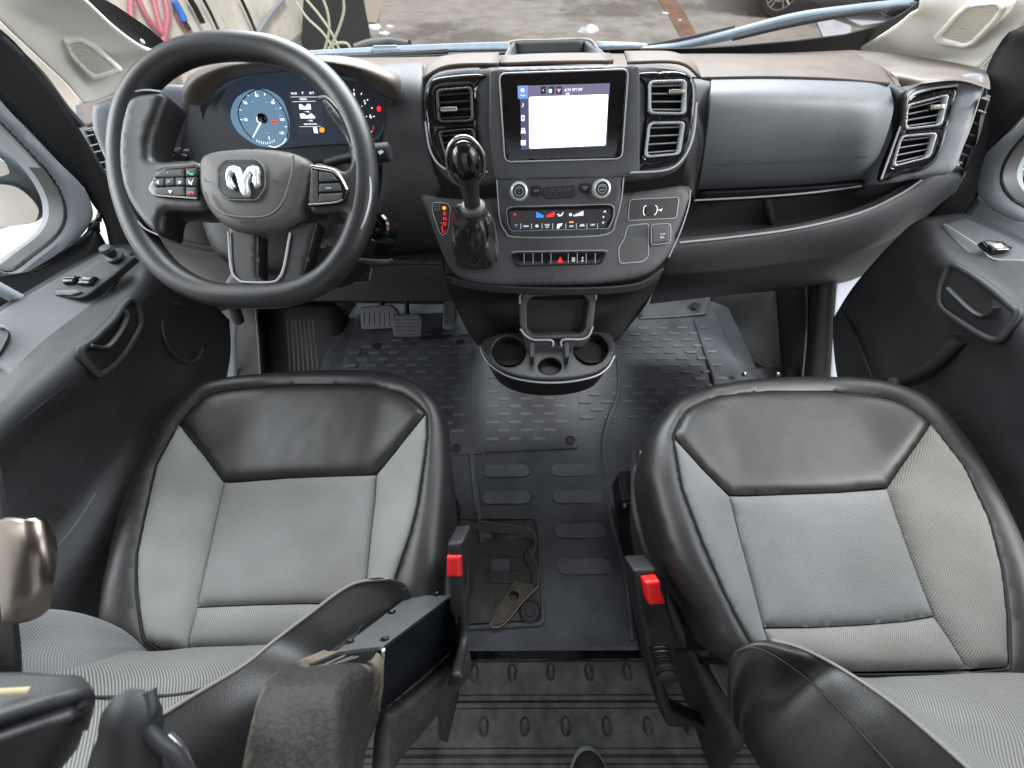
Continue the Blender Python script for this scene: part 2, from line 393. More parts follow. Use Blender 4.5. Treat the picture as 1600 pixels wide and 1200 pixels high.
def lathe(name, c, axis, prof, m, parent=None, n=40, sharp=35):
    """prof: (radius, height along axis)"""
    z = np.array(axis, float); z /= np.linalg.norm(z); a = np.cross(z, [0, 0, 1.] if abs(z[2]) < .9 else [1., 0, 0]); a /= np.linalg.norm(a); b = np.cross(z, a)
    V = []; F = []; c = np.array(c, float)
    for r, h in prof:
        for k in range(n):
            t = 2*math.pi*k/n; V.append(c+z*h+(a*math.cos(t)+b*math.sin(t))*r)
    for i in range(len(prof)-1):
        for k in range(n): F.append((i*n+k, i*n+(k+1) % n, (i+1)*n+(k+1) % n, (i+1)*n+k))
    F.append(tuple((len(prof)-1)*n+k for k in range(n)))
    F.append(tuple(range(n))[::-1])
    return link(name, mesh(V, F), m, parent, sharp=sharp)
def text(s, pl, px, py, hpx, m, parent=None, h=.001, name='lettering', rot=0, stretch=1.0, thick=.0003):
    cu = bpy.data.curves.new('t', 'FONT'); cu.body = s; cu.align_x = 'CENTER'; cu.align_y = 'CENTER'; cu.extrude = thick
    ob = bpy.data.objects.new('t', cu); COL.objects.link(ob); bpy.context.view_layer.update()
    me = bpy.data.meshes.new_from_object(ob.evaluated_get(bpy.context.evaluated_depsgraph_get())); bpy.data.objects.remove(ob)
    u, v = pl.at(px, py, h); a = np.array(pl.at(px, py-hpx/2, h)); b = np.array(pl.at(px, py+hpx/2, h)); sz = np.linalg.norm(a-b)/.72
    c, si = math.cos(math.radians(rot)), math.sin(math.radians(rot))
    for q in me.vertices:
        x, y, z = q.co.x*stretch*sz, q.co.y*sz, q.co.z
        q.co = Vector(pl.p3(u+x*c-y*si, v+x*si+y*c, h+z))
    return link(name, me, m, parent, smooth=False)
def circle(cx, cy, rx, ry=None, n=32, a0=0, rot=0):
    ry = ry or rx; r = math.radians(rot); out = []
    for k in range(n):
        t = 2*math.pi*k/n+a0; x, y = rx*math.cos(t), ry*math.sin(t); out.append((cx+x*math.cos(r)-y*math.sin(r), cy+x*math.sin(r)+y*math.cos(r)))
    return out
def seamline(name, pxs, fn, r, m, parent, sub=6):
    return tube(name, [fn(*p) for p in pxs], r, m, parent, n=6, sub=sub)
def quadstrip(name, pxs, pl, w, m, parent=None, h=.0006, closed=False):
    """flat raised line of width w (metres) along a pixel polyline on a plane"""
    P = [np.array(pl.at(*p, h)) for p in pxs]
    return tube(name, [pl.p3(a, b, h) for a, b in P], w/2, m, parent, n=6, sub=1, closed=closed)
# ================================================================== THE GROUND AND THE PLACE AHEAD
GZ = -.62
def ground():
    me = mesh([(-60, -30, GZ), (60, -30, GZ), (60, 90, GZ), (-60, 90, GZ)], [(0, 1, 2, 3)])
    m = bpy.data.materials.new('wet_concrete'); m.use_nodes = True; n = m.node_tree.nodes; L = m.node_tree.links; b = n['Principled BSDF']
    tc = n.new('ShaderNodeTexCoord'); t = n.new('ShaderNodeTexNoise'); t.inputs['Scale'].default_value = .38; t.inputs['Detail'].default_value = 7; t.inputs['Roughness'].default_value = .6
    L.new(tc.outputs['Object'], t.inputs[0])
    r = n.new('ShaderNodeValToRGB'); e = r.color_ramp.elements; e[0].position = .42; e[0].color = (.185, .168, .158, 1); e[1].position = .50; e[1].color = (.42, .385, .345, 1)
    L.new(t.outputs[0], r.inputs[0])
    t2 = n.new('ShaderNodeTexNoise'); t2.inputs['Scale'].default_value = 4; t2.inputs['Detail'].default_value = 8; L.new(tc.outputs['Object'], t2.inputs[0])
    r2 = n.new('ShaderNodeValToRGB'); r2.color_ramp.elements[0].position = .3; r2.color_ramp.elements[0].color = (.7, .68, .66, 1); r2.color_ramp.elements[1].position = .7
    L.new(t2.outputs[0], r2.inputs[0])
    mx = n.new('ShaderNodeMix'); mx.data_type = 'RGBA'; mx.blend_type = 'MULTIPLY'; mx.inputs[0].default_value = 1
    L.new(r.outputs[0], mx.inputs[6]); L.new(r2.outputs[0], mx.inputs[7]); L.new(mx.outputs[2], b.inputs['Base Color'])
    mr = n.new('ShaderNodeMapRange'); mr.inputs[1].default_value = .42; mr.inputs[2].default_value = .5; mr.inputs[3].default_value = .12; mr.inputs[4].default_value = .55
    L.new(t.outputs[0], mr.inputs[0]); L.new(mr.outputs[0], b.inputs['Roughness'])
    o = link('ground', me, m, smooth=False); struct(o)
ground()
stain = struct(relief('ground_strip', [(1022, -8), (1052, -8), (1070, 20), (1092, 60), (1066, 64), (1045, 25)], Plane((0, 0, GZ+.004), 90), mat('rust_strip', (.22, .12, .075), .6, var=.4, vscale=3), depth=.002, step=.2))
WALLX = -3.25
wallm = mat('cream_board', (.56, .52, .46), .8, bump=.3, bscale=30, var=.25, vscale=2)
wall = thing('board_wall', 'cream board wall with vertical grooves beside the wet ground at the left', 'wall', (WALLX, 7, GZ))
for k in range(26):
    y0 = -3+k*.52
    box('board', (WALLX-.05, y0+.255, GZ+1.6), (.06, .512, 3.2), wallm, wall, bev=.006)
box('skirting', (WALLX+.005, 3.8, GZ+.11), (.05, 13.4, .2), mat('dirty_skirting', (.17, .175, .165), .8, var=.5, vscale=4), wall, bev=.005)
far = tag(box('concrete_wall', (2, 26, GZ+2.5), (60, .4, 5), mat('far_wall', (.38, .33, .27), .8, var=.3, vscale=.6), bev=.02), 'pale concrete wall far beyond the wet ground', 'wall')
PWALL = Plane((WALLX+.03, 0, 0), 0, 90)
def wq(px, py, o=.02): return QX(px, py, WALLX+o)
pinkm = mat('pink_hose', (.5, .15, .19), .5); 
hs = []
for P in ([(204, -10), (206, 30), (222, 65), (245, 90)], [(212, -10), (232, 30), (262, 62), (290, 85)], [(238, -10), (246, 25), (256, 60), (268, 92)], [(256, -10), (262, 25), (256, 60), (250, 90)], [(268, -10), (280, 30), (300, 52)]):
    hs.append(tube('h', [wq(*p) for p in P], .022, pinkm, n=8))
tag(merge('air_hose', hs), 'tangled pink air hose hanging on the cream wall', 'hose')
bh = thing('hose_reel_handle', 'short blue hose gun hanging beside the pink hose', 'hose gun', tuple(wq(280, 20)))
tube('grip', [wq(272, 2, .06), wq(281, 18, .06), (wq(288, 33, .06))], .035, mat('blue_grip', (.03, .17, .6), .4), bh, n=10)
tube('nozzle', [wq(288, 33, .06), wq(296, 46, .06)], .022, MT['dark'], bh, n=8)
for nm, P, r, lab in (('squeegee_pole', [(293, -8), (305, 12), (317, 36)], .028, 'thick black rod leaning on the cream wall nearest the blue hose gun'),
                      ('thin_pole', [(314, -8), (328, 18), (342, 48)], .016, 'thin black rod leaning on the cream wall between two others'),
                      ('long_pole', [(374, -8), (388, 22), (403, 58)], .020, 'long black rod leaning on the cream wall farthest right')):
    tag(tube(nm, [wq(*p, .05) for p in P], r, MT['black'], n=8, sub=2), lab, 'pole')
tag(tube('grey_pipe', [wq(447, -6, .04), wq(421, 24, .04), wq(400, 56, .04)], .022, mat('grey_pipe', (.28, .3, .33), .4), n=8, sub=2), 'grey pipe crossing the cream wall diagonally', 'pipe')
# black upright board and pale sack
bp = QZ(520, 78, GZ)
tag(relief('rubber_panel', [(470, 90), (474, 0), (480, -60), (560, -60), (568, 0), (580, 62), (548, 76), (500, 92)], Plane(QZ(530, 80, GZ), 2, 12), mat('black_sheet', (.018, .02, .024), .45, var=.3, vscale=4), depth=.05, step=.1), 'tall black rubber sheet standing beside the wall behind the pale hose', 'panel')
tag(relief('foam_block', [(568, -30), (592, -30), (593, 20), (588, 36), (574, 34)], Plane(QZ(580, 38, GZ), 2, 0), mat('cream_foam', (.55, .49, .40), .8), depth=.2, step=.05), 'cream foam block standing behind the black rubber sheet', 'block')
hp = mat('pale_hose', (.55, .56, .42), .45)
hh = []
for P in ([(462, 2), (480, 28), (505, 52), (525, 82)], [(475, -5), (500, 25), (520, 55), (532, 82)], [(503, -6), (512, 20), (514, 50), (506, 82)], [(536, -6), (537, 18), (528, 48), (512, 82)], [(513, 76), (525, 68), (542, 68), (549, 80)]):
    hh.append(tube('h', [QY(*p, 7.0) for p in P], .017, hp, n=8))
tag(merge('garden_hose', hh), 'pale yellow hose looping down in front of the black sheet', 'hose')
litter = mat('litter_white', (.75, .77, .8), .6)
for i, (x, y, s) in enumerate(((583, 40, .11), (600, 50, .08), (622, 61, .05), (608, 38, .05), (920, 44, .13), (1040, 18, .05), (1063, 28, .03))):
    c = QZ(x, y, GZ+.03); V = []; 
    bm = bmesh.new(); bmesh.ops.create_icosphere(bm, subdivisions=2, radius=s)
    for v in bm.verts:
        k = 1+.7*noise.noise(v.co*18+Vector((i*3, 0, 0))); v.co = Vector((v.co.x*k*1.2, v.co.y*k, abs(v.co.z)*k*.45))+Vector(c)-Vector((0, 0, .03))
    me = bpy.data.meshes.new('l'); bm.to_mesh(me); bm.free()
    o = link('paper_scrap', me, litter, smooth=False)
    tag(o, ('white crumpled scrap lying against the black rubber sheet', 'small white scrap nearer the windscreen than the scrap by the black sheet', 'smallest white scrap just left of the wiper arm', 'tiny white scrap beside the cream foam block',
        'bluish white rag on the wet ground behind the dashboard tray', 'white scrap on the ground beyond the brown strip', 'tiny pale speck beside the brown strip')[i], 'litter', 'scraps on the wet ground')
# pale and mauve patches on the ground by the parked car
for i, (P, c, nm, lab) in enumerate((([(1255, -4), (1330, -4), (1395, 32), (1345, 40)], (.66, .66, .70), 'road_marking', ''), ([(1330, -6), (1352, -6), (1440, 30), (1415, 34)], (.33, .22, .27), 'road_marking', ''), ([(1270, 20), (1330, 40), (1330, 62), (1290, 66)], (.62, .62, .66), 'road_marking', ''), ([(1353, -6), (1470, -6), (1470, 30), (1441, 30)], (.6, .6, .64), 'road_marking', ''))):
    struct(relief(nm, P, Plane((0, 0, GZ+.004+.002*i), 90), mat('mark%d' % i, c, .55, var=.15), depth=.001, step=.5))
# parked car (only its near front wheel shows)
wc = QZ(1207, 26, GZ); car = thing('parked_car', 'dark grey parked car whose near wheel shows past the right wiper', 'car', (wc[0], wc[1], GZ))
cm_ = mat('car_paint', (.03, .032, .036), .25, coat=.6)
ax = np.array([math.sin(.3), math.cos(.3), 0]); fw = np.array([math.cos(.3), -math.sin(.3), 0]); wcc = np.array([wc[0], wc[1], GZ+.33])
def wheel(c):
    o = lathe('wheel', c, -ax, [(.10, -.10), (.30, -.11), (.335, -.07), (.335, .07), (.30, .105), (.235, .11), (.225, .07), (.05, .05)], MT['tyre'], car, n=36)
    rim = []
    for k in range(5):
        th = k*2*math.pi/5+.3; d = np.array([0, 0, 1.])*math.sin(th)+fw*math.cos(th); s = np.cross(ax, d)
        for q in (-.18, .18):
            dd = d+s*q; rim.append(tube('s', [c-ax*.085+d*.03, c-ax*.095+dd*.22], .014, MT['satin'], n=6, sub=1))
    rim.append(lathe('r', c, -ax, [(.235, .06), (.235, .10), (.222, .10), (.222, .06)], MT['satin'], n=36))
    r = merge('rim', rim, None, o)
for k in (0, 2.65): wheel(wcc+fw*k)
for k in (0, 2.65): wheel(wcc+fw*k+ax*1.5)
prof = [(-.55, .36), (-.62, .45), (-.6, .70), (-.1, .86), (.55, 1.28), (1.9, 1.34), (2.9, .98), (3.45, .92), (3.5, .4), (3.4, .2), (3.05, .22), (3.0, .45), (2.85, .62), (2.65, .69), (2.45, .62), (2.3, .45), (2.25, .2), (.42, .28), (.37, .45), (.2, .64), (0, .71), (-.2, .64), (-.37, .45), (-.4, .36)]
class _P: pass
cp = Plane((0, 0, 0), 0); cp.o = np.array([wc[0], wc[1], GZ])-ax*.02; cp.n = -ax; cp.u = fw; cp.v = np.array([0, 0, 1.])
relief('body', prof, cp, cm_, car, raw=True, step=.2, edge=.12, depth=1.7)
relief('side_window', [(0, .88), (.62, 1.22), (1.85, 1.27), (2.7, .96)], cp, MT['gloss'], car, raw=True, step=.2, base=.003, depth=.01)
# added white backdrop standing in for blown-out daylight outside the driver window
tag(box('white_wall', (-2.6, -.55, GZ+1.2), (.1, 5.9, 2.6), mat('white_render', (.85, .85, .83), .8), bev=.01), 'bright white wall seen through the driver door window', 'wall')

# ================================================================== FLOOR OF THE CAB
fl = struct(box('floor', (0, .745, -.03), (1.75, 1.36, .056), MT['rubber'], bev=.004))
# metal load floor behind the step
mf = [box('b', (0, -.62, -.012), (1.75, 1.37, .02), MT['metalf'], bev=0)]
for j, yy in enumerate((.0, -.105, -.20, -.30)):
    for k in range(-7, 8):
        x = k*.098+(.03 if j % 2 else 0)
        bm = bmesh.new(); bmesh.ops.create_uvsphere(bm, u_segments=16, v_segments=8, radius=1)
        for v in bm.verts: v.co = Vector((x+v.co.x*.0125, yy+v.co.y*.019, -.003+max(v.co.z, -.1)*.011))
        me = bpy.data.meshes.new('d'); bm.to_mesh(me); bm.free(); mf.append(link('d', me, MT['bump']))
for yy in (-.052, -.066, -.150, -.165, -.25):
    mf.append(box('r', (0, yy, -.002), (1.7, .014, .006), MT['metalf'], bev=.003))
o = merge('load_floor', mf); struct(o)
ZF = Plane((0, 0, .004), 90)          # local u = X, v = Y
FM = Plane((0, 0, .016), 90)
mat_o = thing('floor_mat', 'one-piece black rubber floor mat with a raised centre between the seats', 'floor mat', (0, .7, 0))
relief('mat_base', [(-.78, 1.36), (-.78, .08), (-.30, .045), (.24, .045), (.80, .08), (.80, 1.36)], FM, MT['rubber'], mat_o, raw=True, edge=.006, depth=.012, step=.02, h=lambda X, Y, D: .003*np.sin(X*9+Y*5)*np.cos(Y*7))
def bar(px, z=.019, w=.006, hgt=.004, nm='ridge'):
    return tube(nm, [QZ(*p, z) for p in px], w, MT['rubber'], mat_o, n=8, flat=.8)
bar([(737, 520), (738, 600), (737, 700), (746, 790), (752, 850)], w=.008)
bar([(755, 620), (754, 700), (757, 735)], w=.004)
bar([(966, 560), (967, 610), (950, 660), (943, 705), (955, 800), (975, 880), (988, 1000)], w=.009)
bar([(1086, 500), (1115, 590), (1120, 650)], w=.009)
# pads (raised lozenges) of the mat
pads = []
def pill(cx, cy, w, hgt, z, m, hh=.003, skew=0):
    r = hgt/2; P = [(cx-w/2+r+r*math.cos(t), cy+r*math.sin(t)) for t in np.linspace(math.pi/2, 3*math.pi/2, 6)]+[(cx+w/2-r+r*math.cos(t), cy+r*math.sin(t)) for t in np.linspace(-math.pi/2, math.pi/2, 6)]
    return relief('p', P, Plane((0, 0, z), 90), m, raw=True, depth=hh, step=.02)
for k, yy in enumerate((.540, .450, .345, .245)):
    for xx in (-.115, .110):
        q = pill(xx, yy, .155, .042, .0195, MT['rubber2']); q.name = 'tread_pad'; q.parent = mat_o; q.matrix_parent_inverse = Matrix.Translation(-Vector(mat_o.location))
mA = relief('overlay_mat', [(568, 532), (735, 526), (905, 600), (903, 700), (760, 706), (744, 709), (640, 712), (540, 700)], Plane((0, 0, .024), 90), MT['rubber'], mat_o, edge=.003, depth=.006, step=.02)
for r in range(16):
    yy = .655+r*.0335
    for c in range(11):
        xx = -.74+c*.082+(.041 if r % 2 else 0)
        if xx > .10 or (r > 13 and xx < -.6) or abs(xx+.225) < .034: continue
        if xx > .04 and yy < .66: continue
        pads.append(pill(xx, yy, .046, .0115, .0262, MT['rubber2'], .003))
    for c in range(8):
        xx = .175+c*.082+(.041 if r % 2 else 0)
        if xx > .73 or abs(xx-.27+(.0 if yy > .8 else -.02)) < .02: continue
        if yy < .70: continue
        pads.append(pill(xx, yy+.02, .046, .0115, .0195, MT['rubber2'], .003))
ov = [q for q in pads if q.name.startswith('p') and max(v.co.z for v in q.data.vertices) > .0245]; rest = [q for q in pads if q.name.startswith('p') and q not in ov]
ovl = [q for q in ov if q.data.vertices[0].co.x < -.225]; pA = merge('overlay_treads', ovl, MT['rubber2'], mA); pC = merge('overlay_treads', [q for q in ov if q not in ovl], MT['rubber2'], mA); pB = merge('mat_treads', rest, MT['rubber2'], mat_o)
for (x, y) in ((713, 701), (891, 688), (719, 535), (590, 541)):
    c = QZ(x, y, .025); lathe('mat_fastener', c, (0, 0, 1), [(.017, 0), (.017, .003), (.014, .004), (.013, .001), (.009, .001), (.008, .004)], MT['dark'], mat_o, n=20)
c = QZ(1087, 478, .045); lathe('mat_fastener', c, (0, 0, 1), [(.02, 0), (.02, .003), (.014, .005), (.004, .003)], MT['black'], mat_o, n=20)
patch('toe_riser', [[QZ(1000, 497, .02), QZ(1050, 495, .02), QZ(1105, 490, .02)], [QZ(1000, 492, .03), QZ(1050, 490, .03), QZ(1103, 486, .03)], [QY(1000, 440, 1.45), QY(1050, 440, 1.45), QY(1120, 440, 1.45)]], MT['rubber'], mat_o, thick=.01)
# inspection hatch with the torn flap
HP = Plane((0, 0, .0195), 90)
hatch = thing('floor_hatch', 'square hatch in the mat with torn vinyl curling off its edges', 'hatch', tuple(QZ(780, 890, .02)))
ho = [(700, 806), (838, 806), (843, 812), (852, 970), (847, 978), (690, 985)]
hi = [(700, 811), (832, 811), (838, 817), (846, 966), (841, 972), (700, 979)]
relief('hatch_rim', rr(ho, 6), HP.off(.004), MT['rubber'], hatch, holes=[rr(hi, 6)], edge=.002, depth=.006, step=.01)
relief('hatch_cover', rr([(706, 815), (836, 813), (842, 968), (700, 976)], 5), HP, MT['torn'], hatch, depth=.003, step=.012, h=lambda X, Y, D: .0015*np.sin(X*60)*np.cos(Y*50))
for yy in (860, 902): relief('pad', rr([(762, yy-9), (822, yy-9), (824, yy+9), (764, yy+9)], 8), HP.off(.0045), MT['torn'], hatch, depth=.004, step=.01)
edgep = [(706, 818), (722, 814), (740, 820), (752, 815), (775, 818), (800, 821), (822, 826), (834, 832), (838, 850), (832, 868), (840, 884), (842, 905), (840, 915)]
rng = random.Random(3)
ef = [QZ(x, y, .030+.006*rng.random()) for x, y in edgep]; ef2 = [QZ(x-9-8*rng.random() if i > 7 else x, y+(9+7*rng.random() if i <= 7 else 2), .026) for i, (x, y) in enumerate(edgep)]
patch('torn_edge', [ef, ef2], MT['torn'], hatch, n=4, thick=.0015)
tube('torn_fringe', ef, .0013, MT['tan'], hatch, n=5, sub=3)
relief('turned_flap', [(804, 907), (841, 915), (829, 926), (810, 945), (789, 972), (771, 979), (766, 972), (774, 952), (786, 934)], HP.off(.012), mat('flap_vinyl', (.10, .082, .062), .7, var=.4, vscale=40), hatch, holes=[circle(803, 931, 8)], depth=.003, step=.012, h=lambda X, Y, D: .004*np.sin(X*70+1)*np.sin(Y*45))
tube('flap_backing', [QZ(766, 972, .03), QZ(771, 980, .032), QZ(789, 974, .032), QZ(811, 947, .034), QZ(830, 927, .033), QZ(842, 915, .032)], .0016, MT['tan'], hatch, n=5, sub=3)
c = QZ(828, 955, .022); lathe('twist_lock', c, (0, 0, 1), [(.030, -.002), (.030, .003), (.026, .005), (.024, .001), (.014, .001), (.013, .005), (.004, .005)], MT['dark'], hatch, n=28)
# step edge
struct(box('step', (-.02, .085, -.01), (1.2, .06, .03), MT['black'], bev=.006))
sp = thing('step_plate', 'black metal step plate with screws behind the rubber mat', 'step plate', (0, .05, 0))
box('plate', (-.02, .062, .004), (.62, .075, .006), MT['gloss'], sp, bev=.002)
for x in (-.18, -.09, .0, .1, .17): lathe('screw', (x, .058, .008), (0, 0, 1), [(.005, 0), (.005, .002), (.002, .003)], MT['dark'], sp, n=12)
# photographer's shoe tip
sh = thing('shoe', 'black canvas shoe toe on the metal floor at the bottom edge', 'shoe', tuple(QZ(925, 1200, .0)))
sc = QZ(922, 1215, .03)
bm = bmesh.new(); bmesh.ops.create_uvsphere(bm, u_segments=32, v_segments=20, radius=1)
for v in bm.verts:
    y = v.co.y; w = .046*(1+.15*(y < 0)); v.co = Vector((sc[0]+v.co.x*w, sc[1]-.03+v.co.y*(.075 if y > 0 else .2), max(0.006, .03+v.co.z*(.045 if y > 0 else .06))))
me = bpy.data.meshes.new('s'); bm.to_mesh(me); bm.free(); link('upper', me, MT['shoe'], sh)
bm = bmesh.new(); bmesh.ops.create_uvsphere(bm, u_segments=32, v_segments=12, radius=1)
for v in bm.verts:
    y = v.co.y; v.co = Vector((sc[0]+v.co.x*.05, sc[1]-.03+v.co.y*(.081 if y > 0 else .205), .014+v.co.z*.013))
me = bpy.data.meshes.new('s'); bm.to_mesh(me); bm.free(); link('sole', me, MT['rubber2'], sh)

# ================================================================== VAN SHELL ABOVE AND BEHIND (UNSEEN, ADDED TO CUT OVERHEAD LIGHT)
rfm = mat('headliner', (.30, .30, .28), .9)
rf = thing('van_roof', 'pale headliner and bare cargo sides of the van above and behind the seats', 'van shell', (0, -1, 1.9))
box('headliner', (0, -.08, 1.93), (1.86, 1.3, .05), rfm, rf, bev=.01)
for s in (-1, 1): box('cargo_side', (s*.95, -1.3, 1.0), (.05, 2.4, 1.9), mat('cargo_panel', (.12, .12, .12), .8), rf, bev=.01)
# ================================================================== SEATS
FB_IN = fabric('seat_insert_cloth', (0.126, 0.126, 0.126), (0.270, 0.270, 0.266), 135, .78)
FB_SD = fabric('seat_side_cloth', (0.160, 0.164, 0.160), (0.309, 0.311, 0.303), 135, .6)
FB_IN2 = fabric('passenger_insert_cloth', (0.096, 0.098, 0.101), (0.205, 0.207, 0.209), 135, .78)
FB_SD2 = fabric('passenger_side_cloth', (0.101, 0.100, 0.092), (0.198, 0.195, 0.180), 135, .6)
FB_ST = fabric('backrest_rib_cloth', (0.075, 0.075, 0.073), (0.216, 0.216, 0.209), 115, .78, stripe=True)
FB_ST2 = fabric('passenger_rib_cloth', (0.080, 0.080, 0.077), (0.177, 0.177, 0.168), 120, -.95, stripe=True)
def cushion(root, outer, panels, pl, uc, roll=.04, bol=.03, skirt=.13, vback=None):
    def H0(X, Y):
        t = np.clip((np.abs(X-uc(Y))-.11)/.13, 0, 1); return bol*t*t*(3-2*t)
    def solve(px, extra):
        out = []
        for p in px:
            h = 0.
            for _ in range(6):
                u, v = pl.at(*p, h); h = float(H0(np.array([u]), np.array([v]))[0]+extra(u, v))
            out.append((u, v))
        return out
    ou = solve(outer, lambda u, v: -roll)
    OP = resample(ou, .012)
    def H(X, Y): return H0(X, Y)+roll_edge(dist_to(OP, X, Y)*inside(OP, X, Y), roll)
    ex = lambda u, v: float(roll_edge(dist_to(OP, np.array([u]), np.array([v]))*inside(OP, np.array([u]), np.array([v])), roll)[0])
    allp = {}
    for i_, (nm, px, m, puff, wr) in enumerate(panels):
        allp[i_] = solve(px, ex)
    inner = solve(panels_outline(panels), ex)
    def HB(X, Y, D):
        d1 = dist_to(inner, X, Y); return H(X, Y)+.007*(1-np.exp(-np.minimum(d1, D+.02)/.010))-.002
    relief('leather_border', ou, pl, MT['leather'], root, raw=True, holes=[inner], h=HB, edge=0, depth=skirt, step=.009, taper=.06, sharp=60)
    for i_, (nm, px, m, puff, wr) in enumerate(panels):
        def HP_(X, Y, D, puff=puff, wr=wr):
            w = H(X, Y)+puff*(1-np.exp(-D/.009))-.003
            if wr: w = w+wr*np.array([noise.noise(Vector((x*9, y*16, 1.3)))+.5*noise.noise(Vector((x*34, y*26, 4))) for x, y in zip(X, Y)])*(1-np.exp(-D/.02))
            return w
        relief(nm, allp[i_], pl, m, root, raw=True, h=HP_, depth=.012, step=.0075, sharp=70)
    # seam piping round the inner panels
    pts = [pl.p3(u, v, float(H(np.array([u]), np.array([v]))[0])+.0002) for u, v in resample(inner, .01)]
    tube('seam_piping', pts, .0010, MT['seam'], root, n=5, sub=1, closed=True)
    return H, ou
def panels_outline(panels): return PO
# ---- driver seat
ds = thing('driver_seat', 'driver seat with black leather border and light grey cloth panels behind the steering wheel', 'seat', (-.46, .25, 0))
outer = cr([(176, 990), (174, 940), (184, 880), (198, 820), (216, 765), (244, 700), (275, 655), (314, 614), (360, 596), (469, 586), (560, 584), (604, 586), (655, 602), (688, 632), (703, 676), (705, 753), (700, 831), (692, 915), (680, 1000), (600, 1030), (400, 1035), (220, 1030)], 4, True)
PO = [(279, 661), (314, 621), (345, 611), (372, 607), (420, 603), (469, 600), (530, 600), (585, 602), (628, 614), (648, 627), (666, 645), (667, 680), (663, 714), (651, 792), (640, 835), (628, 869), (616, 904), (610, 960), (560, 1012), (400, 1018), (287, 1018), (250, 1016), (225, 1000), (213, 928), (213, 869), (229, 792), (244, 726)]
TH = cr([(279, 661), (314, 622), (345, 611), (372, 607), (420, 603), (469, 600), (530, 600), (585, 602), (628, 614), (648, 627), (666, 644)], 3)+[(630, 688), (587, 740), (530, 743), (450, 745), (349, 752), (315, 708)]
LS = [(278, 664), (314, 709), (347, 754), (341, 785), (331, 827), (318, 889), (306, 947), (292, 1015), (250, 1014), (225, 1000), (213, 928), (213, 869), (229, 792), (244, 726)]
RS = [(666, 646), (666, 680), (663, 714), (651, 792), (640, 835), (628, 869), (616, 904), (605, 960), (563, 1010), (565, 960), (573, 900), (580, 830), (586, 780), (588, 742), (630, 690)]
IN = [(349, 754), (450, 747), (530, 744), (586, 742), (584, 780), (578, 830), (571, 900), (564, 945), (484, 942), (400, 944), (306, 948), (319, 889), (333, 827), (342, 785)]
RR_ = [(306, 950), (400, 946), (484, 944), (564, 948), (560, 1012), (400, 1016), (294, 1014)]
PD = Plane((0, .3, .595), 84)
PD2 = Plane((0, .3, .60), 84)
cushion(ds, outer, [('thigh_panel', TH, MT['leather'], .012, .0013), ('side_panel', LS, FB_SD, .014, .006), ('side_panel', RS, FB_SD, .012, .002), ('centre_panel', IN, FB_IN, .010, .002), ('rear_panel', RR_, FB_IN, .010, .001)], PD, lambda Y: -.455+0*Y)
# ---- passenger seat
ps = thing('passenger_seat', 'passenger seat with black leather border and darker grey cloth panels at the right', 'seat', (.42, .22, 0))
outer2 = cr([(1141, 1040), (1093, 960), (1040, 880), (1008, 773), (1002, 709), (1021, 661), (1067, 619), (1147, 600), (1227, 595), (1333, 596), (1403, 613), (1456, 648), (1493, 694), (1525, 745), (1563, 820), (1592, 900), (1604, 990), (1600, 1070), (1450, 1075), (1250, 1065)], 4, True)
PO = [(1052, 680), (1072, 642), (1120, 619), (1200, 611), (1307, 611), (1387, 621), (1420, 634), (1456, 660), (1509, 731), (1547, 811), (1568, 891), (1577, 960), (1577, 1045), (1512, 1052), (1335, 1054), (1210, 1046), (1173, 1003), (1136, 933), (1099, 848), (1067, 763)]
TH = cr([(1052, 680), (1072, 642), (1120, 619), (1200, 611), (1307, 611), (1387, 621), (1420, 634), (1456, 660)], 3)+[(1420, 713), (1388, 760), (1310, 768), (1230, 771), (1141, 772), (1095, 728)]
LS = [(1053, 684), (1096, 731), (1140, 775), (1160, 853), (1178, 918), (1194, 981), (1208, 1042), (1173, 1003), (1136, 933), (1099, 848), (1067, 763)]
RS = [(1457, 663), (1509, 731), (1547, 811), (1568, 891), (1576, 960), (1577, 1043), (1514, 1046), (1490, 1003), (1466, 962), (1440, 905), (1419, 848), (1404, 806), (1390, 763), (1422, 715)]
IN = [(1142, 775), (1230, 773), (1310, 770), (1388, 764), (1402, 806), (1417, 848), (1438, 905), (1461, 962), (1420, 970), (1350, 976), (1270, 980), (1196, 980), (1180, 918), (1162, 853)]
RR_ = [(1197, 983), (1270, 982), (1350, 978), (1420, 972), (1462, 965), (1488, 1003), (1512, 1046), (1335, 1050), (1212, 1042)]
cushion(ps, outer2, [('thigh_panel', TH, MT['leather'], .012, .0012), ('side_panel', LS, FB_IN2, .012, .002), ('side_panel', RS, FB_SD2, .014, .002), ('centre_panel', IN, FB_IN2, .010, .001), ('rear_panel', RR_, FB_SD2, .010, .001)], PD2, lambda Y: .425+0*Y)
# pedestals, seat shields, rails
for root, xc, side in ((ds, -.455, 1), (ps, .425, -1)):
    box('seat_pedestal', (xc, .22, .21), (.40, .42, .40), MT['black'], root, bev=.02)
    box('seat_pan', (xc, .24, .46), (.42, .44, .12), MT['black'], root, bev=.03)
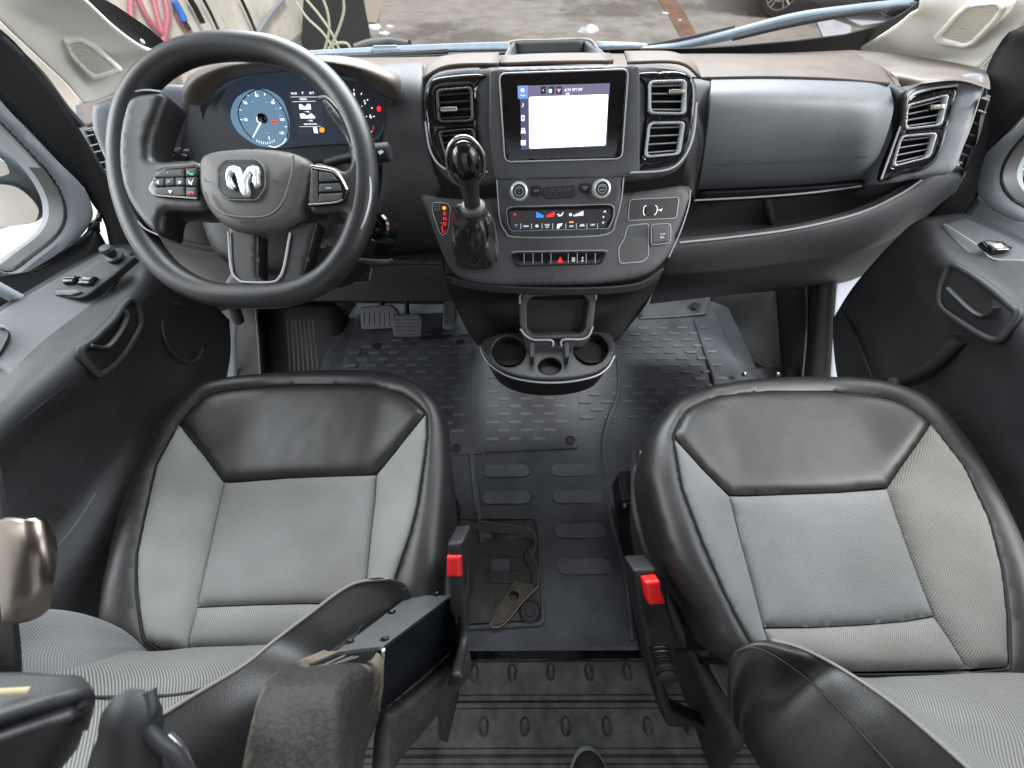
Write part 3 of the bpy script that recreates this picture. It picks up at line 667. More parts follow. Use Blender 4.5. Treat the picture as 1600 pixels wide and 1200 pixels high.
# backrests: sheets through control points (pixel + distance)
def D_(L): return [QD(*p) for p in L]
def back(root, flip, rows):
    pass
crestL = [(236, 1024, .59), (226, 1016, .575), (190, 984, .555), (140, 962, .53), (80, 952, .50), (20, 960, .46), (-80, 1000, .41), (-260, 1100, .34)]
footL = [(200, 1040, .60), (190, 1030, .585), (150, 1010, .575), (100, 990, .56), (30, 985, .53), (-40, 1000, .49), (-140, 1050, .44), (-300, 1150, .37)]
midL = [(236, 1025, .59), (228, 1018, .572), (200, 1006, .548), (155, 1002, .515), (92, 1006, .48), (20, 1022, .44), (-90, 1070, .385), (-240, 1180, .31)]
valL = [(236, 1026, .59), (232, 1021, .573), (207, 1017, .55), (165, 1029, .51), (120, 1042, .475), (60, 1058, .44), (-30, 1095, .385), (-150, 1210, .31)]
patch('bolster_cloth', [D_(footL), D_(crestL), D_(midL), D_(valL)], FB_IN2, ds, n=8)
c1 = [(305, 1016, .60), (300, 1012, .578), (285, 1022, .55), (262, 1034, .515), (222, 1056, .475), (170, 1084, .44), (90, 1135, .385), (-60, 1260, .31)]
c2 = [(402, 1012, .60), (400, 1008, .578), (395, 1016, .55), (372, 1030, .51), (335, 1055, .47), (285, 1088, .43), (215, 1145, .38), (90, 1270, .31)]
c3 = [(505, 1005, .605), (500, 1000, .580), (494, 1000, .555), (462, 1014, .515), (415, 1040, .475), (360, 1075, .435), (285, 1135, .385), (180, 1240, .32)]
crestR = [(640, 940, .59), (606, 904, .56), (548, 914, .545), (475, 966, .51), (425, 1004, .485), (380, 1040, .45), (300, 1088, .40), (200, 1150, .345)]
m3 = [(590, 960, .60), (575, 950, .58), (520, 962, .55), (462, 996, .515), (418, 1026, .478), (370, 1060, .44), (294, 1110, .392), (190, 1190, .33)]
patch('backrest_cloth', [D_(valL), D_(c1), D_(c2), D_(c3), D_(m3), D_([(600, 932, .61)]+crestR[1:])], FB_ST, ds, n=8)
kR = [(641, 942, .592), (630, 911, .565), (598, 928, .555), (540, 990, .52), (495, 1036, .495), (450, 1080, .455), (370, 1140, .41), (270, 1220, .35)]
oR = [(642, 946, .594), (643, 935, .575), (634, 965, .57), (602, 1020, .54), (560, 1070, .52), (510, 1120, .485), (430, 1190, .44), (330, 1290, .38)]
patch('bolster_leather', [D_(crestR), D_(kR), D_(oR), [QD(a+25, b+45, d+.03) for a, b, d in oR]], MT['leather'], ds, n=8)
tube('crest_piping', D_([(a, b, d-.001) for a, b, d in crestR[1:]]), .0022, MT['thread'], ds, n=6)
tube('leather_seam', D_([(636, 920, .566), (615, 922, .562), (584, 950, .549), (550, 1000, .518), (500, 1060, .484), (440, 1110, .452)]), .0014, MT['seam'], ds, n=5)
tube('backrest_seam', D_([(60, 1078, .432), (115, 1088, .430), (200, 1088, .430), (285, 1084, .433), (350, 1064, .44)]), .0016, MT['seam'], ds, n=5)
# passenger backrest
crestP = [(1140, 1030, .545), (1164, 1007, .535), (1205, 1000, .53), (1250, 1012, .525), (1310, 1042, .51), (1387, 1093, .46), (1440, 1136, .42), (1530, 1215, .36)]
f1 = [(1250, 1045, .575), (1262, 1045, .572), (1290, 1050, .565), (1330, 1056, .545), (1380, 1078, .505), (1440, 1115, .455), (1500, 1160, .41), (1600, 1240, .35)]
f2 = [(1330, 1050, .578), (1345, 1048, .574), (1380, 1050, .565), (1430, 1062, .535), (1490, 1086, .495), (1560, 1120, .45), (1640, 1170, .40), (1760, 1260, .34)]
f3 = [(1440, 1044, .578), (1465, 1043, .574), (1500, 1046, .56), (1560, 1056, .53), (1630, 1080, .49), (1720, 1120, .44), (1820, 1180, .39), (1980, 1280, .33)]
f4 = [(1520, 1042, .580), (1550, 1038, .575), (1600, 1040, .56), (1680, 1050, .52), (1770, 1070, .48), (1880, 1110, .43), (2000, 1180, .38), (2200, 1280, .32)]
patch('backrest_cloth', [D_(crestP), D_(f1), D_(f2), D_(f3), D_(f4)], FB_ST2, ps, n=8)
blP = [(1500, 1046, .59), (1530, 1042, .585), (1562, 1032, .575), (1620, 1010, .55), (1700, 1000, .51), (1820, 1010, .45)]
blQ = [(1540, 1052, .60), (1570, 1048, .59), (1600, 1046, .575), (1660, 1044, .54), (1740, 1050, .49), (1860, 1080, .43)]
patch('bolster_cloth', [D_([(a+40, b-8, d+.03) for a, b, d in blP]), D_(blP), D_(blQ)], FB_SD2, ps, n=8)
g1 = [(1138, 1032, .543), (1150, 1018, .53), (1178, 1012, .52), (1215, 1028, .515), (1262, 1062, .52), (1320, 1118, .475), (1365, 1168, .44), (1440, 1250, .385)]
g2 = [(1138, 1036, .545), (1139, 1050, .54), (1146, 1075, .54), (1165, 1110, .565), (1190, 1150, .54), (1225, 1195, .51), (1260, 1240, .48), (1330, 1310, .43)]
g3 = [(a-2, b+50, d+.03) for a, b, d in g2]
patch('bolster_leather', [D_(crestP), D_(g1), D_(g2), D_(g3)], MT['leather'], ps, n=8)
tube('crest_piping', D_([(a, b, d-.001) for a, b, d in crestP[2:]]), .0022, MT['thread'], ps, n=6)
tube('leather_seam', D_([(a, b, d-.003) for a, b, d in g1[1:]]), .0014, MT['seam'], ps, n=5)
# inner side shields
patch('side_shield', [D_([(1000, 720, .86), (1005, 800, .80), (1040, 900, .76), (1090, 1010, .72), (1170, 1150, .66)]), D_([(1004, 740, .90), (1000, 830, .86), (1022, 930, .84), (1070, 1050, .82), (1130, 1220, .8)])], MT['dark'], ps, thick=.02)
tube('shield_ridge', D_([(1020, 800, .80), (1045, 880, .765), (1075, 955, .735), (1110, 1030, .71), (1150, 1110, .68)]), .007, MT['steel'], ps, n=8, flat=.5)
patch('side_shield', [D_([(703, 720, .88), (704, 800, .84), (700, 900, .80), (712, 1000, .76), (700, 1100, .72)]), D_([(708, 740, .95), (716, 830, .92), (722, 930, .9), (722, 1050, .88), (700, 1160, .86)])], MT['dark'], ds, thick=.02)
rl = [tube('r', D_([(988, 705, 1.05), (992, 760, 1.0), (1000, 830, .95), (1010, 880, .92)]), .006, MT['steel'], n=8), tube('r', D_([(1001, 705, .98), (1004, 770, .93), (1010, 850, .88)]), .003, MT['satin'], n=6)]
merge('seat_rail', rl, None, ps)
box('rail_bracket', QD(978, 770, 1.08), (.05, .09, .10), MT['black'], ps, bev=.008)
lathe('bolt', QD(978, 790, 1.02), (-1, 0, .3), [(.007, 0), (.007, .005), (.003, .006)], MT['satin'], ps, n=12)
# ---- buckles
def buckle(nm, lab, red, body, arm, X):
    b = thing(nm, lab, 'seat belt buckle', tuple(QX(*red, X)), 'seat belt buckles between the seats')
    return b
for lab, x0, y0, sx, X in (('red-buttoned seat belt buckle beside the driver cushion', 708, 885, 1, -.165), ('red-buttoned seat belt buckle beside the passenger cushion', 1024, 928, -1, .135)):
    b = thing('seat_belt_buckle', lab, 'seat belt buckle', tuple(QX(x0, y0, X)), 'seat belt buckles between the seats')
    if sx == 1:
        PB = Plane(QX(708, 885, X), 40, -12)
        relief('buckle_body', rr([(698, 850), (722, 848), (727, 880), (727, 960), (715, 975), (702, 960)], 4), PB, MT['black'], b, edge=.006, depth=.035, step=.008)
        relief('release_button', rr([(697, 870), (720, 870), (721, 903), (697, 903)], 3), PB.off(.004), MT['red'], b, edge=.004, depth=.01, step=.005)
        patch('stalk_cover', [[QX(733, 868, X+.02), QX(733, 930, X+.02), QX(733, 1000, X+.02), QX(722, 1060, X+.02)], [QX(726, 868, X), QX(727, 930, X), QX(726, 1000, X), QX(712, 1075, X)]], MT['black'], b, thick=.012)
        tube('bellows', [QX(718, 965, X-.01), QX(719, 1000, X-.01), QX(716, 1030, X-.01)], lambda t: .012+.0015*math.sin(t*60), MT['black'], b, n=14, sub=16)
    else:
        PB = Plane(QX(1024, 928, X), 40, 12)
        relief('buckle_body', rr([(990, 892), (1026, 890), (1040, 905), (1046, 950), (1060, 1000), (1050, 1060), (1020, 1060), (1008, 1000), (996, 940)], 5), PB.off(-.01), MT['black'], b, edge=.006, depth=.03, step=.008)
        relief('release_button', rr([(1008, 911), (1032, 908), (1033, 922), (1041, 945), (1015, 947)], 3), PB.off(.006), MT['red'], b, edge=.004, depth=.012, step=.005)
        relief('stalk_cover', rr([(984, 900), (998, 892), (1012, 960), (1030, 1040), (1052, 1110), (1105, 1135), (1100, 1140), (1044, 1138), (1030, 1100), (1008, 1010)], 5), PB.off(-.035), MT['black'], b, edge=.006, depth=.02, step=.01)
        tube('bellows', [QX(1030, 1010, X), QX(1036, 1035, X), QX(1044, 1062, X)], lambda t: .015+.002*math.sin(t*60), MT['black'], b, n=14, sub=16)
# ---- driver's fold-down armrest (worn)
ar = thing('armrest', 'worn fold-down armrest with bare steel plate and crumbling foam nose', 'armrest', tuple(QD(640, 1000, .5)))
PT = lambda px, py, d: QD(px, py, d)
top = [(522, 1020, .455), (545, 1005, .47), (640, 936, .555), (692, 922, .585), (705, 926, .585), (700, 935, .575), (600, 1011, .455)]
# steel channel: built from three quads with thickness
def slab(name, quad, m, th, parent, bev=.002):
    q = [np.array(p) for p in quad]; n = np.cross(q[1]-q[0], q[3]-q[0]); n /= np.linalg.norm(n)
    V = q+[p-n*th for p in q]; k = len(q)
    F = [tuple(range(k)), tuple(range(2*k-1, k-1, -1))]+[(i, i+k, (i+1) % k+k, (i+1) % k) for i in range(k)]
    bm = bmesh.new(); vs = [bm.verts.new(tuple(v)) for v in V]
    for f in F: bm.faces.new([vs[i] for i in f])
    bmesh.ops.recalc_face_normals(bm, faces=bm.faces)
    if bev: bmesh.ops.bevel(bm, geom=bm.edges[:], offset=bev, segments=2, affect='EDGES')
    me = bpy.data.meshes.new(name); bm.to_mesh(me); bm.free(); return link(name, me, m, parent, sharp=35)
A0, A1, A2, A3 = QD(522, 1020, .44), QD(600, 1012, .44), QD(708, 930, .575), QD(640, 930, .585)
slab('top_plate', [A0, A1, A2, A3], MT['steel'], .003, ar, bev=.001)
dn = QD(592, 1116, .50)-A1
slab('side_plate', [A1+np.array([.001, 0, 0]), A1+dn, QD(716, 1010, .625), A2+np.array([.001, 0, 0])], MT['steeld'], .003, ar, bev=.001)
tube('side_edge', [A1+np.array([0, -.002, .001]), A1+dn], .0018, MT['line'], ar, n=8, sub=1)
for (x, y, d) in ((546, 1003, .462), (601, 999, .45), (612, 957, .525), (682, 928, .57)):
    nn = np.cross(A1-A0, A3-A0); nn /= np.linalg.norm(nn); nn = nn if nn @ (CAMP-A0) > 0 else -nn
    c = hit(x, y, A0, nn); r_ = lathe('screw', c+nn*.0008, nn, [(.0052, -.001), (.0052, .0006), (.0032, .0010), (.002, -.0005)], MT['gloss'], ar, n=18)
# foam core body under the plates and the nose block
fo = [D_([(500, 1022, .47), (560, 1030, .455), (600, 1040, .46), (600, 1100, .49)]),]
nose_top = [(452, 1045, .375), (480, 1033, .395), (520, 1020, .42), (560, 1026, .405), (585, 1014, .40), (592, 1045, .405)]
def ring(L): return D_(L)
sec = [
 [(500, 1022, .43), (520, 1018, .44), (560, 1016, .44), (592, 1022, .44), (600, 1050, .46), (590, 1110, .49), (540, 1130, .5), (500, 1090, .48)],
 [(455, 1040, .39), (490, 1037, .385), (535, 1032, .385), (585, 1040, .39), (592, 1085, .42), (583, 1140, .45), (520, 1160, .46), (450, 1110, .43)],
 [(425, 1058, .355), (470, 1052, .35), (520, 1050, .345), (556, 1060, .35), (572, 1110, .375), (570, 1170, .40), (500, 1200, .42), (420, 1140, .39)],
 [(408, 1080, .33), (455, 1078, .325), (505, 1080, .32), (540, 1095, .325), (560, 1150, .35), (560, 1215, .37), (490, 1240, .39), (405, 1180, .36)],
 [(392, 1140, .305), (440, 1150, .30), (495, 1155, .30), (532, 1165, .305), (552, 1205, .325), (550, 1260, .34), (480, 1290, .36), (390, 1240, .33)],
 [(380, 1215, .29), (430, 1230, .285), (490, 1235, .285), (530, 1240, .29), (548, 1260, .30), (545, 1300, .31), (480, 1320, .33), (380, 1290, .30)],
]
G = [[np.array(p) for p in cr(D_(s), 6, True)] for s in sec]; G = np.array(G); G = np.array([cr(G[:, j], 6) for j in range(G.shape[1])])   # ring x along
nr_, nl = G.shape[:2]; V = []
for i in range(nr_):
    for j in range(nl):
        p = G[i, j]; k = noise.noise(Vector(p)*45)*.0022+noise.noise(Vector(p)*140)*.0009; cen = G[:, j].mean(0); d = p-cen; V.append(p+d/np.linalg.norm(d)*k)
F_ = [(i*nl+j, ((i+1) % nr_)*nl+j, ((i+1) % nr_)*nl+j+1, i*nl+j+1) for i in range(nr_) for j in range(nl-1)]+[tuple(i*nl for i in range(nr_)), tuple(i*nl+nl-1 for i in range(nr_))[::-1]]
fn = link('foam_nose', mesh(V, F_), MT['foam'], ar, sharp=80); wa = fn.data.attributes.new('wear', 'FLOAT', 'POINT')
for i in range(nr_):
    for j in range(nl):
        al = j/(nl-1); ri = (i/nr_)*8       # ring position 0..8: 0-3 top edge, 4-5 right corner
        top_ = max(0, 1-al/.42) if ri < 4.2 else 0; right_ = .75*max(0, 1-abs(ri-4.0)/.9)*max(0, 1-al/.8); left_ = .55*max(0, 1-min(ri, 8-ri)/.7)
        wa.data[i*nl+j].value = min(1, max(top_, right_, left_))
# cavity with wires at the broken end
cv = relief('cavity', [(455, 1052), (500, 1034), (522, 1024), (590, 1016), (580, 1032), (545, 1044), (520, 1052)], Plane(QD(520, 1038, .378), 70, 10), MT['black'], ar, depth=.01, step=.01)
for k, P in enumerate(([(478, 1054), (500, 1042), (540, 1024)], [(486, 1053), (510, 1042), (552, 1026)], [(496, 1052), (520, 1040), (560, 1026)])):
    tube('bare_wire', [Plane(QD(520, 1038, .373), 70, 10).p3(*Plane(QD(520, 1038, .373), 70, 10).at(*p)) for p in P], .0009, MT['steel'], ar, n=5)
patch('lower_foam', [D_([(592, 1112, .49), (620, 1095, .515), (680, 1045, .58), (716, 1006, .625)]), D_([(585, 1150, .48), (625, 1130, .52), (680, 1070, .58), (720, 1025, .63)]), D_([(580, 1215, .46), (612, 1165, .52), (675, 1095, .59), (718, 1045, .64)])], MT['foam2'], ar, n=8, thick=.02)
patch('inner_foam', [D_([(500, 1028, .47), (560, 985, .53), (640, 932, .59)]), D_([(520, 1110, .52), (600, 1050, .6), (680, 990, .66)])], MT['dark'], ar, n=6, thick=.02)
# ---- near left: the outer armrest cap and hanger, very close to the lens
oa = thing('seat_armrest_cap', 'grey topped armrest cap close to the lens in the lower left corner', 'armrest', tuple(QD(30, 1130, .3)))
sec = [[(-80, 1085, .27), (-20, 1076, .275), (60, 1072, .28), (108, 1078, .285), (125, 1095, .29), (118, 1130, .30)],
       [(-80, 1170, .26), (-20, 1145, .265), (50, 1122, .27), (95, 1108, .275), (118, 1104, .283), (112, 1140, .30)],
       [(-80, 1260, .27), (-20, 1240, .275), (30, 1225, .28), (60, 1210, .29), (90, 1175, .30), (95, 1170, .31)]]
patch('cap_side', [D_(sec[1]), D_(sec[2])], MT['black'], oa, n=8, thick=.01)
patch('cap_top', [D_([(-80, 1070, .30), (-20, 1068, .30), (50, 1069, .298), (95, 1074, .293), (112, 1086, .289), (122, 1100, .285)]), D_(sec[1])], MT['door'], oa, n=8, thick=.01)
tube('worn_label', D_([(-20, 1083, .27), (10, 1081, .272), (45, 1079, .275)]), .0022, mat('worn_yellow', (.35, .3, .18), .6), oa, n=6, flat=.4)
hk = thing('hanger_hook', 'black plastic hook with chrome curve near the lens at the bottom left', 'hook', tuple(QD(215, 1150, .28)))
patch('hook_face', [D_([(196, 1088, .27), (218, 1080, .27), (240, 1082, .272)]), D_([(190, 1120, .27), (212, 1118, .262), (236, 1125, .27)]), D_([(182, 1150, .28), (208, 1155, .265), (245, 1160, .275)]), D_([(160, 1215, .29), (200, 1220, .275), (270, 1225, .28)])], MT['dark'], hk, n=6, thick=.012)
tube('hook_arm', D_([(232, 1080, .265), (236, 1110, .262), (230, 1135, .26), (250, 1160, .26), (275, 1180, .262), (295, 1215, .265)]), .0042, MT['dark'], hk, n=10)
tube('chrome_rod', D_([(262, 1150, .27), (282, 1172, .27), (298, 1205, .27)]), .003, MT['chrome'], hk, n=10)
lathe('chrome_knob', QD(200, 1185, .27), -CF, [(.001, -.004), (.014, -.004), (.013, .002), (.006, .006)], MT['chrome'], hk, n=24)
# ---- driver seat belt
sb = thing('seat_belt', 'black seat belt webbing with chrome guide loop at the left edge', 'seat belt', tuple(QD(20, 900, .40)))
patch('webbing', [D_([(-40, 700, .42), (-38, 800, .42), (-30, 900, .42), (-25, 1000, .42), (-20, 1075, .42)]), D_([(-8, 700, .40), (6, 800, .40), (14, 900, .40), (28, 1000, .41), (32, 1062, .42)])], MT['webbing'], sb, n=6, thick=.002)
patch('guide_loop', [D_([(8, 815, .41), (30, 808, .405), (52, 812, .40), (66, 826, .405)]), D_([(12, 850, .402), (34, 845, .395), (58, 850, .393), (76, 862, .40)]), D_([(14, 890, .40), (36, 885, .393), (60, 888, .392), (80, 895, .40)]), D_([(18, 930, .402), (38, 925, .395), (58, 925, .395), (76, 920, .402)]), D_([(22, 965, .41), (36, 965, .405), (52, 958, .405), (66, 945, .41)])], MT['guide'], sb, n=6, thick=.008)
# ================================================================== DASHBOARD
def Yr(pts): return [QY(*p) for p in pts]
dash = thing('dashboard', 'black moulded dashboard with orange sheen coloured into its top spanning the cab', 'dashboard', (0, .95, .85))
# --- top deck (windscreen base to front edge)
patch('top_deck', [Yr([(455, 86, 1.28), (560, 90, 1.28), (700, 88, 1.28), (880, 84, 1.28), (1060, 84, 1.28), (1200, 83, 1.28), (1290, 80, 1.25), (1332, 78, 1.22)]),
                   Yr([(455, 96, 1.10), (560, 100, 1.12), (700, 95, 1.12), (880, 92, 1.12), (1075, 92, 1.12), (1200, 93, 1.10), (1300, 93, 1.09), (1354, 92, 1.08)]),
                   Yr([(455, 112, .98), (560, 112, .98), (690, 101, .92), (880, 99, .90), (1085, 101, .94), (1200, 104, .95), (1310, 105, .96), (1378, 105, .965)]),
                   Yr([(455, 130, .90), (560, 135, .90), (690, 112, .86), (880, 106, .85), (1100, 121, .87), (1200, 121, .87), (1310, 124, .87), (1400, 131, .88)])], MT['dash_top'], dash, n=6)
patch('top_recess', [Yr([(1080, 91, 1.12), (1160, 92, 1.12), (1235, 96, 1.06)]), Yr([(1082, 96, 1.08), (1160, 97, 1.08), (1232, 99, 1.03)])], MT['dash'], dash, n=4)
# --- right end: deck over the side pod
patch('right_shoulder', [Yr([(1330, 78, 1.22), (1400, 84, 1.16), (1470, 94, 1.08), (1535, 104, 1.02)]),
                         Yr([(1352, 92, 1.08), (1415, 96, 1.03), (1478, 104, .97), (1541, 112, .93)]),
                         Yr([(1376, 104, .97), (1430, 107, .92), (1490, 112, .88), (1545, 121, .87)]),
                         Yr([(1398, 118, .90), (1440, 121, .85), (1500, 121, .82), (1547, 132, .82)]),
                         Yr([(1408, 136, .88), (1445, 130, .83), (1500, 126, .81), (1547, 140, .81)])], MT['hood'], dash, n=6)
patch('right_end', [Yr([(1540, 108, 1.0), (1546, 125, .95), (1544, 150, .90)]), Yr([(1538, 160, .80), (1534, 200, .79), (1520, 240, .80)]), Yr([(1505, 272, .82), (1494, 300, .83), (1480, 320, .84)])], MT['dark'], dash, n=4)
# --- glove box
gb = patch('glovebox_door', [Yr([(1112, 122, .875), (1200, 121, .875), (1300, 124, .87), (1360, 128, .865), (1388, 133, .87)]),
             Yr([(1111, 134, .83), (1200, 133, .83), (1300, 136, .825), (1362, 141, .82), (1393, 146, .83)]),
             Yr([(1109, 158, .80), (1200, 158, .797), (1300, 160, .79), (1364, 164, .785), (1396, 170, .80)]),
             Yr([(1105, 205, .785), (1200, 205, .78), (1300, 205, .772), (1356, 207, .768), (1386, 210, .785)]),
             Yr([(1099, 250, .785), (1200, 250, .78), (1290, 247, .775), (1346, 246, .773), (1370, 248, .79)]),
             Yr([(1094, 282, .80), (1200, 280, .795), (1280, 274, .79), (1330, 271, .79), (1352, 270, .80)]),
             Yr([(1090, 296, .83), (1190, 292, .825), (1275, 287, .82), (1325, 282, .82), (1346, 280, .83)])], MT['glove'], dash, n=8)
patch('glovebox_lip', [Yr([(1090, 296, .83), (1190, 292, .825), (1275, 287, .82), (1325, 282, .82), (1346, 280, .83)]), Yr([(1086, 312, .835), (1188, 307, .83), (1272, 300, .825), (1320, 294, .83), (1346, 290, .835)])], MT['black'], dash, n=6, thick=.01)
tube('glovebox_edge', Yr([(1085, 313, .818), (1188, 307.5, .812), (1272, 300.5, .808), (1345, 290.5, .818)]), .0020, MT['line'], dash, n=6)
tube('glovebox_seam', Yr([(1116, 258, .776), (1200, 255, .7715), (1330, 248, .766)]), .0009, MT['seam'], dash, n=5)
tube('glovebox_gap', Yr([(1111, 123, .872), (1109, 158, .797), (1104, 205, .782), (1098, 250, .782), (1092, 285, .80), (1086, 312, .83)]), .0018, MT['seam'], dash, n=6)
tube('deck_seam', Yr([(1098, 123, .868), (1200, 121.5, .868), (1300, 124.5, .865), (1388, 132, .86)]), .0030, MT['seam'], dash, n=6)
text('AIRBAG', Plane(QY(1345, 246, .768), 12, -4), 1346, 246, 3.4, MT['dark'], dash, h=.002, rot=2)
# body strip between vent pod and glovebox
patch('stack_cheek', [Yr([(1083, 121, .875), (1096, 122, .875), (1112, 123, .878)]), Yr([(1086, 134, .835), (1098, 137, .835), (1111, 140, .838)]), Yr([(1086, 200, .79), (1096, 203, .79), (1105, 205, .79)]), Yr([(1070, 255, .78), (1085, 258, .785), (1098, 262, .79)]), Yr([(1060, 285, .80), (1078, 300, .80), (1088, 313, .84)])], MT['dash'], dash, n=5, thick=-.01)
# black sheet giving the shadow in the gap between glovebox and side pod
patch('pod_recess_shadow', [Yr([(1380, 128, .90), (1400, 132, .86), (1418, 142, .80)]), Yr([(1392, 165, .90), (1404, 175, .86), (1414, 190, .80)]), Yr([(1376, 240, .90), (1384, 240, .86), (1400, 240, .80)]), Yr([(1345, 295, .92), (1358, 290, .88), (1378, 283, .80)])], MT['black'], dash, n=5, thick=.01)
# open shelf
SH = .735
shelf = [(1062, 376), (1150, 368), (1250, 354), (1340, 332), (1400, 308), (1440, 282)]
patch('shelf_floor', [[QY(x, y+2, .80) for x, y in shelf], [QZ(x, y-6, QY(x, y, .80)[2]-.012) for x, y in shelf], [np.array([QY(x, y, .80)[0], 1.02, QY(x, y, .80)[2]-.02]) for x, y in shelf]], MT['dark'], dash, n=6)
patch('shelf_back', [Yr([(1060, 285, 1.02), (1200, 280, 1.02), (1400, 270, .98), (1450, 250, .9)]), Yr([(1060, 345, 1.02), (1200, 335, 1.02), (1400, 310, .98), (1440, 300, .9)])], MT['silver'], dash, n=4)
patch('shelf_divider', [Yr([(1198, 300, .84), (1210, 345, .84), (1222, 372, .84)]), Yr([(1206, 290, 1.0), (1208, 310, 1.0), (1212, 335, 1.0)])], MT['dark'], dash, n=4, thick=.012)
patch('shelf_lip', [Yr([(1040, 379, .80), (1060, 377, .80), (1150, 368, .80), (1250, 354, .80), (1340, 330, .81), (1400, 302, .82), (1442, 270, .83), (1462, 262, .84)]),
                    Yr([(1040, 384, .785), (1060, 382, .785), (1150, 373, .785), (1250, 359, .785), (1345, 336, .79), (1412, 307, .80), (1465, 275, .81), (1500, 268, .82)]),
                    Yr([(1040, 400, .785), (1060, 400, .785), (1150, 392, .785), (1260, 378, .785), (1355, 357, .79), (1425, 328, .80), (1470, 298, .81), (1494, 285, .82)]),
                    Yr([(1036, 425, .81), (1060, 425, .81), (1155, 418, .81), (1270, 402, .81), (1355, 385, .82), (1425, 350, .83), (1462, 325, .84), (1480, 312, .84)])], MT['dash'], dash, n=6, thick=.008)
tube('shelf_edge', Yr([(1062, 379, .778), (1150, 370, .778), (1250, 356, .778), (1342, 333, .783), (1405, 304, .793), (1440, 281, .803)]), .0024, MT['line'], dash, n=6)
patch('lower_panel', [Yr([(1030, 423, .815), (1155, 416, .815), (1270, 400, .82), (1355, 383, .83), (1430, 345, .84)]), Yr([(1020, 455, .90), (1150, 447, .90), (1270, 432, .90), (1340, 418, .90), (1400, 395, .9)]), Yr([(1015, 475, 1.1), (1150, 460, 1.1), (1270, 450, 1.1), (1310, 445, 1.1), (1350, 430, 1.1)])], MT['black'], dash, n=5)
tube('lower_seam', Yr([(1045, 424, .83), (1110, 420, .83), (1200, 408, .83), (1295, 392, .83)]), .0009, MT['line'], dash, n=5)
tube('latch_edge', Yr([(1124, 430, .85), (1150, 426, .85), (1186, 421, .85)]), .0016, MT['line'], dash, n=5)
# --- right side pod with its vents
RP = Plane(QY(1450, 200, .80), 30, -20)
relief('side_pod', cr([(1416, 150), (1445, 128), (1500, 116), (1538, 112), (1543, 132), (1530, 170), (1512, 225), (1492, 268), (1450, 275), (1378, 285), (1392, 240), (1405, 200), (1412, 172)], 4, True), RP, MT['silver'], dash, edge=.012, depth=.09, step=.014, holes=[rr(q, 9) for q in ([(1417, 163), (1485, 145), (1473, 196), (1413, 203)], [(1408, 211), (1467, 206), (1455, 246), (1394, 262)])])
def vent(parent, pl, bez, v1, v2, tabs, nslat=(4, 4), rim='line'):
    relief('vent_bezel', cr(bez, 4, True), pl.off(.003), MT['gloss'], parent, edge=.006, depth=.012, step=.01, holes=[rr(v1, 9), rr(v2, 9)])
    for q, v in enumerate((v1, v2)):
        c = np.mean(v, 0); inn = [tuple(c+(np.array(p)-c)*.86) for p in v]
        vt = relief('vent_frame', rr(v, 9), pl.off(.006), MT[rim], parent, edge=.0022, depth=.012, step=.006, holes=[rr(inn, 7)])
        relief('vent_throat', rr(v, 6), pl.off(-.035), MT['black'], vt, depth=.002, step=.02)
        u = [pl.at(*p) for p in v]; lo = np.min(u, 0); hi = np.max(u, 0)
        for k in range(nslat[q]):
            f = (k+.7)/(nslat[q]+.35); A = np.array(v[0])*(1-f)+np.array(v[3])*f; B = np.array(v[1])*(1-f)+np.array(v[2])*f
            d = B-A; A = A+d*.09; B = B-d*.09
            P = [pl.at(*A), pl.at(*B)]
            q0, q1 = [pl.p3(*p, -.004) for p in P]; q2, q3 = [q+(q-CAMP)/np.linalg.norm(q-CAMP)*.022+pl.v*.0015 for q in (q0, q1)]
            slab('slat', [q0, q1, q3, q2], MT['dark'], .0022, vt, bev=.0006)
            tube('slat_edge', [q0, q1], .0010, MT[rim], vt, n=5, sub=1)
        if tabs[q]:
            tx, ty, w = tabs[q]; relief('vent_tab', rr([(tx-w, ty-4), (tx+w, ty-5), (tx+w, ty+3), (tx-w, ty+4)], 2), pl.off(.006), MT['satin'], vt, edge=.002, depth=.012, step=.004)
vent(dash, RP.off(.006), [(1496, 134), (1449, 142), (1421, 156), (1408, 196), (1377, 279), (1413, 272), (1449, 264), (1472, 238), (1491, 165)],
     [(1417, 163), (1485, 145), (1473, 196), (1413, 203)], [(1408, 211), (1467, 206), (1455, 246), (1394, 262)], [(1466, 167, 11), None])
tube('pod_outline', [RP.p3(*RP.at(x, y, .014), .014) for x, y in ((1497, 133), (1449, 140), (1420, 155), (1407, 196), (1377, 280))], .0018, MT['line'], dash, n=6)
# slotted demister strips on both ends
for P, n_ in (([(1536, 152), (1524, 190), (1510, 225), (1494, 250)], 7), ):
    c_ = cr(P, 6)
    tube('demister_slot', [QY(x+4, y, .80) for x, y in P], .006, MT['black'], dash, n=6)
    for k in range(n_):
        x, y = c_[int(k*(len(c_)-1)/(n_-1))]; tube('demister_rib', [QY(x-2, y+1, .795), QY(x+9, y+5, .795)], .0014, MT['silver'], dash, n=5, sub=1)
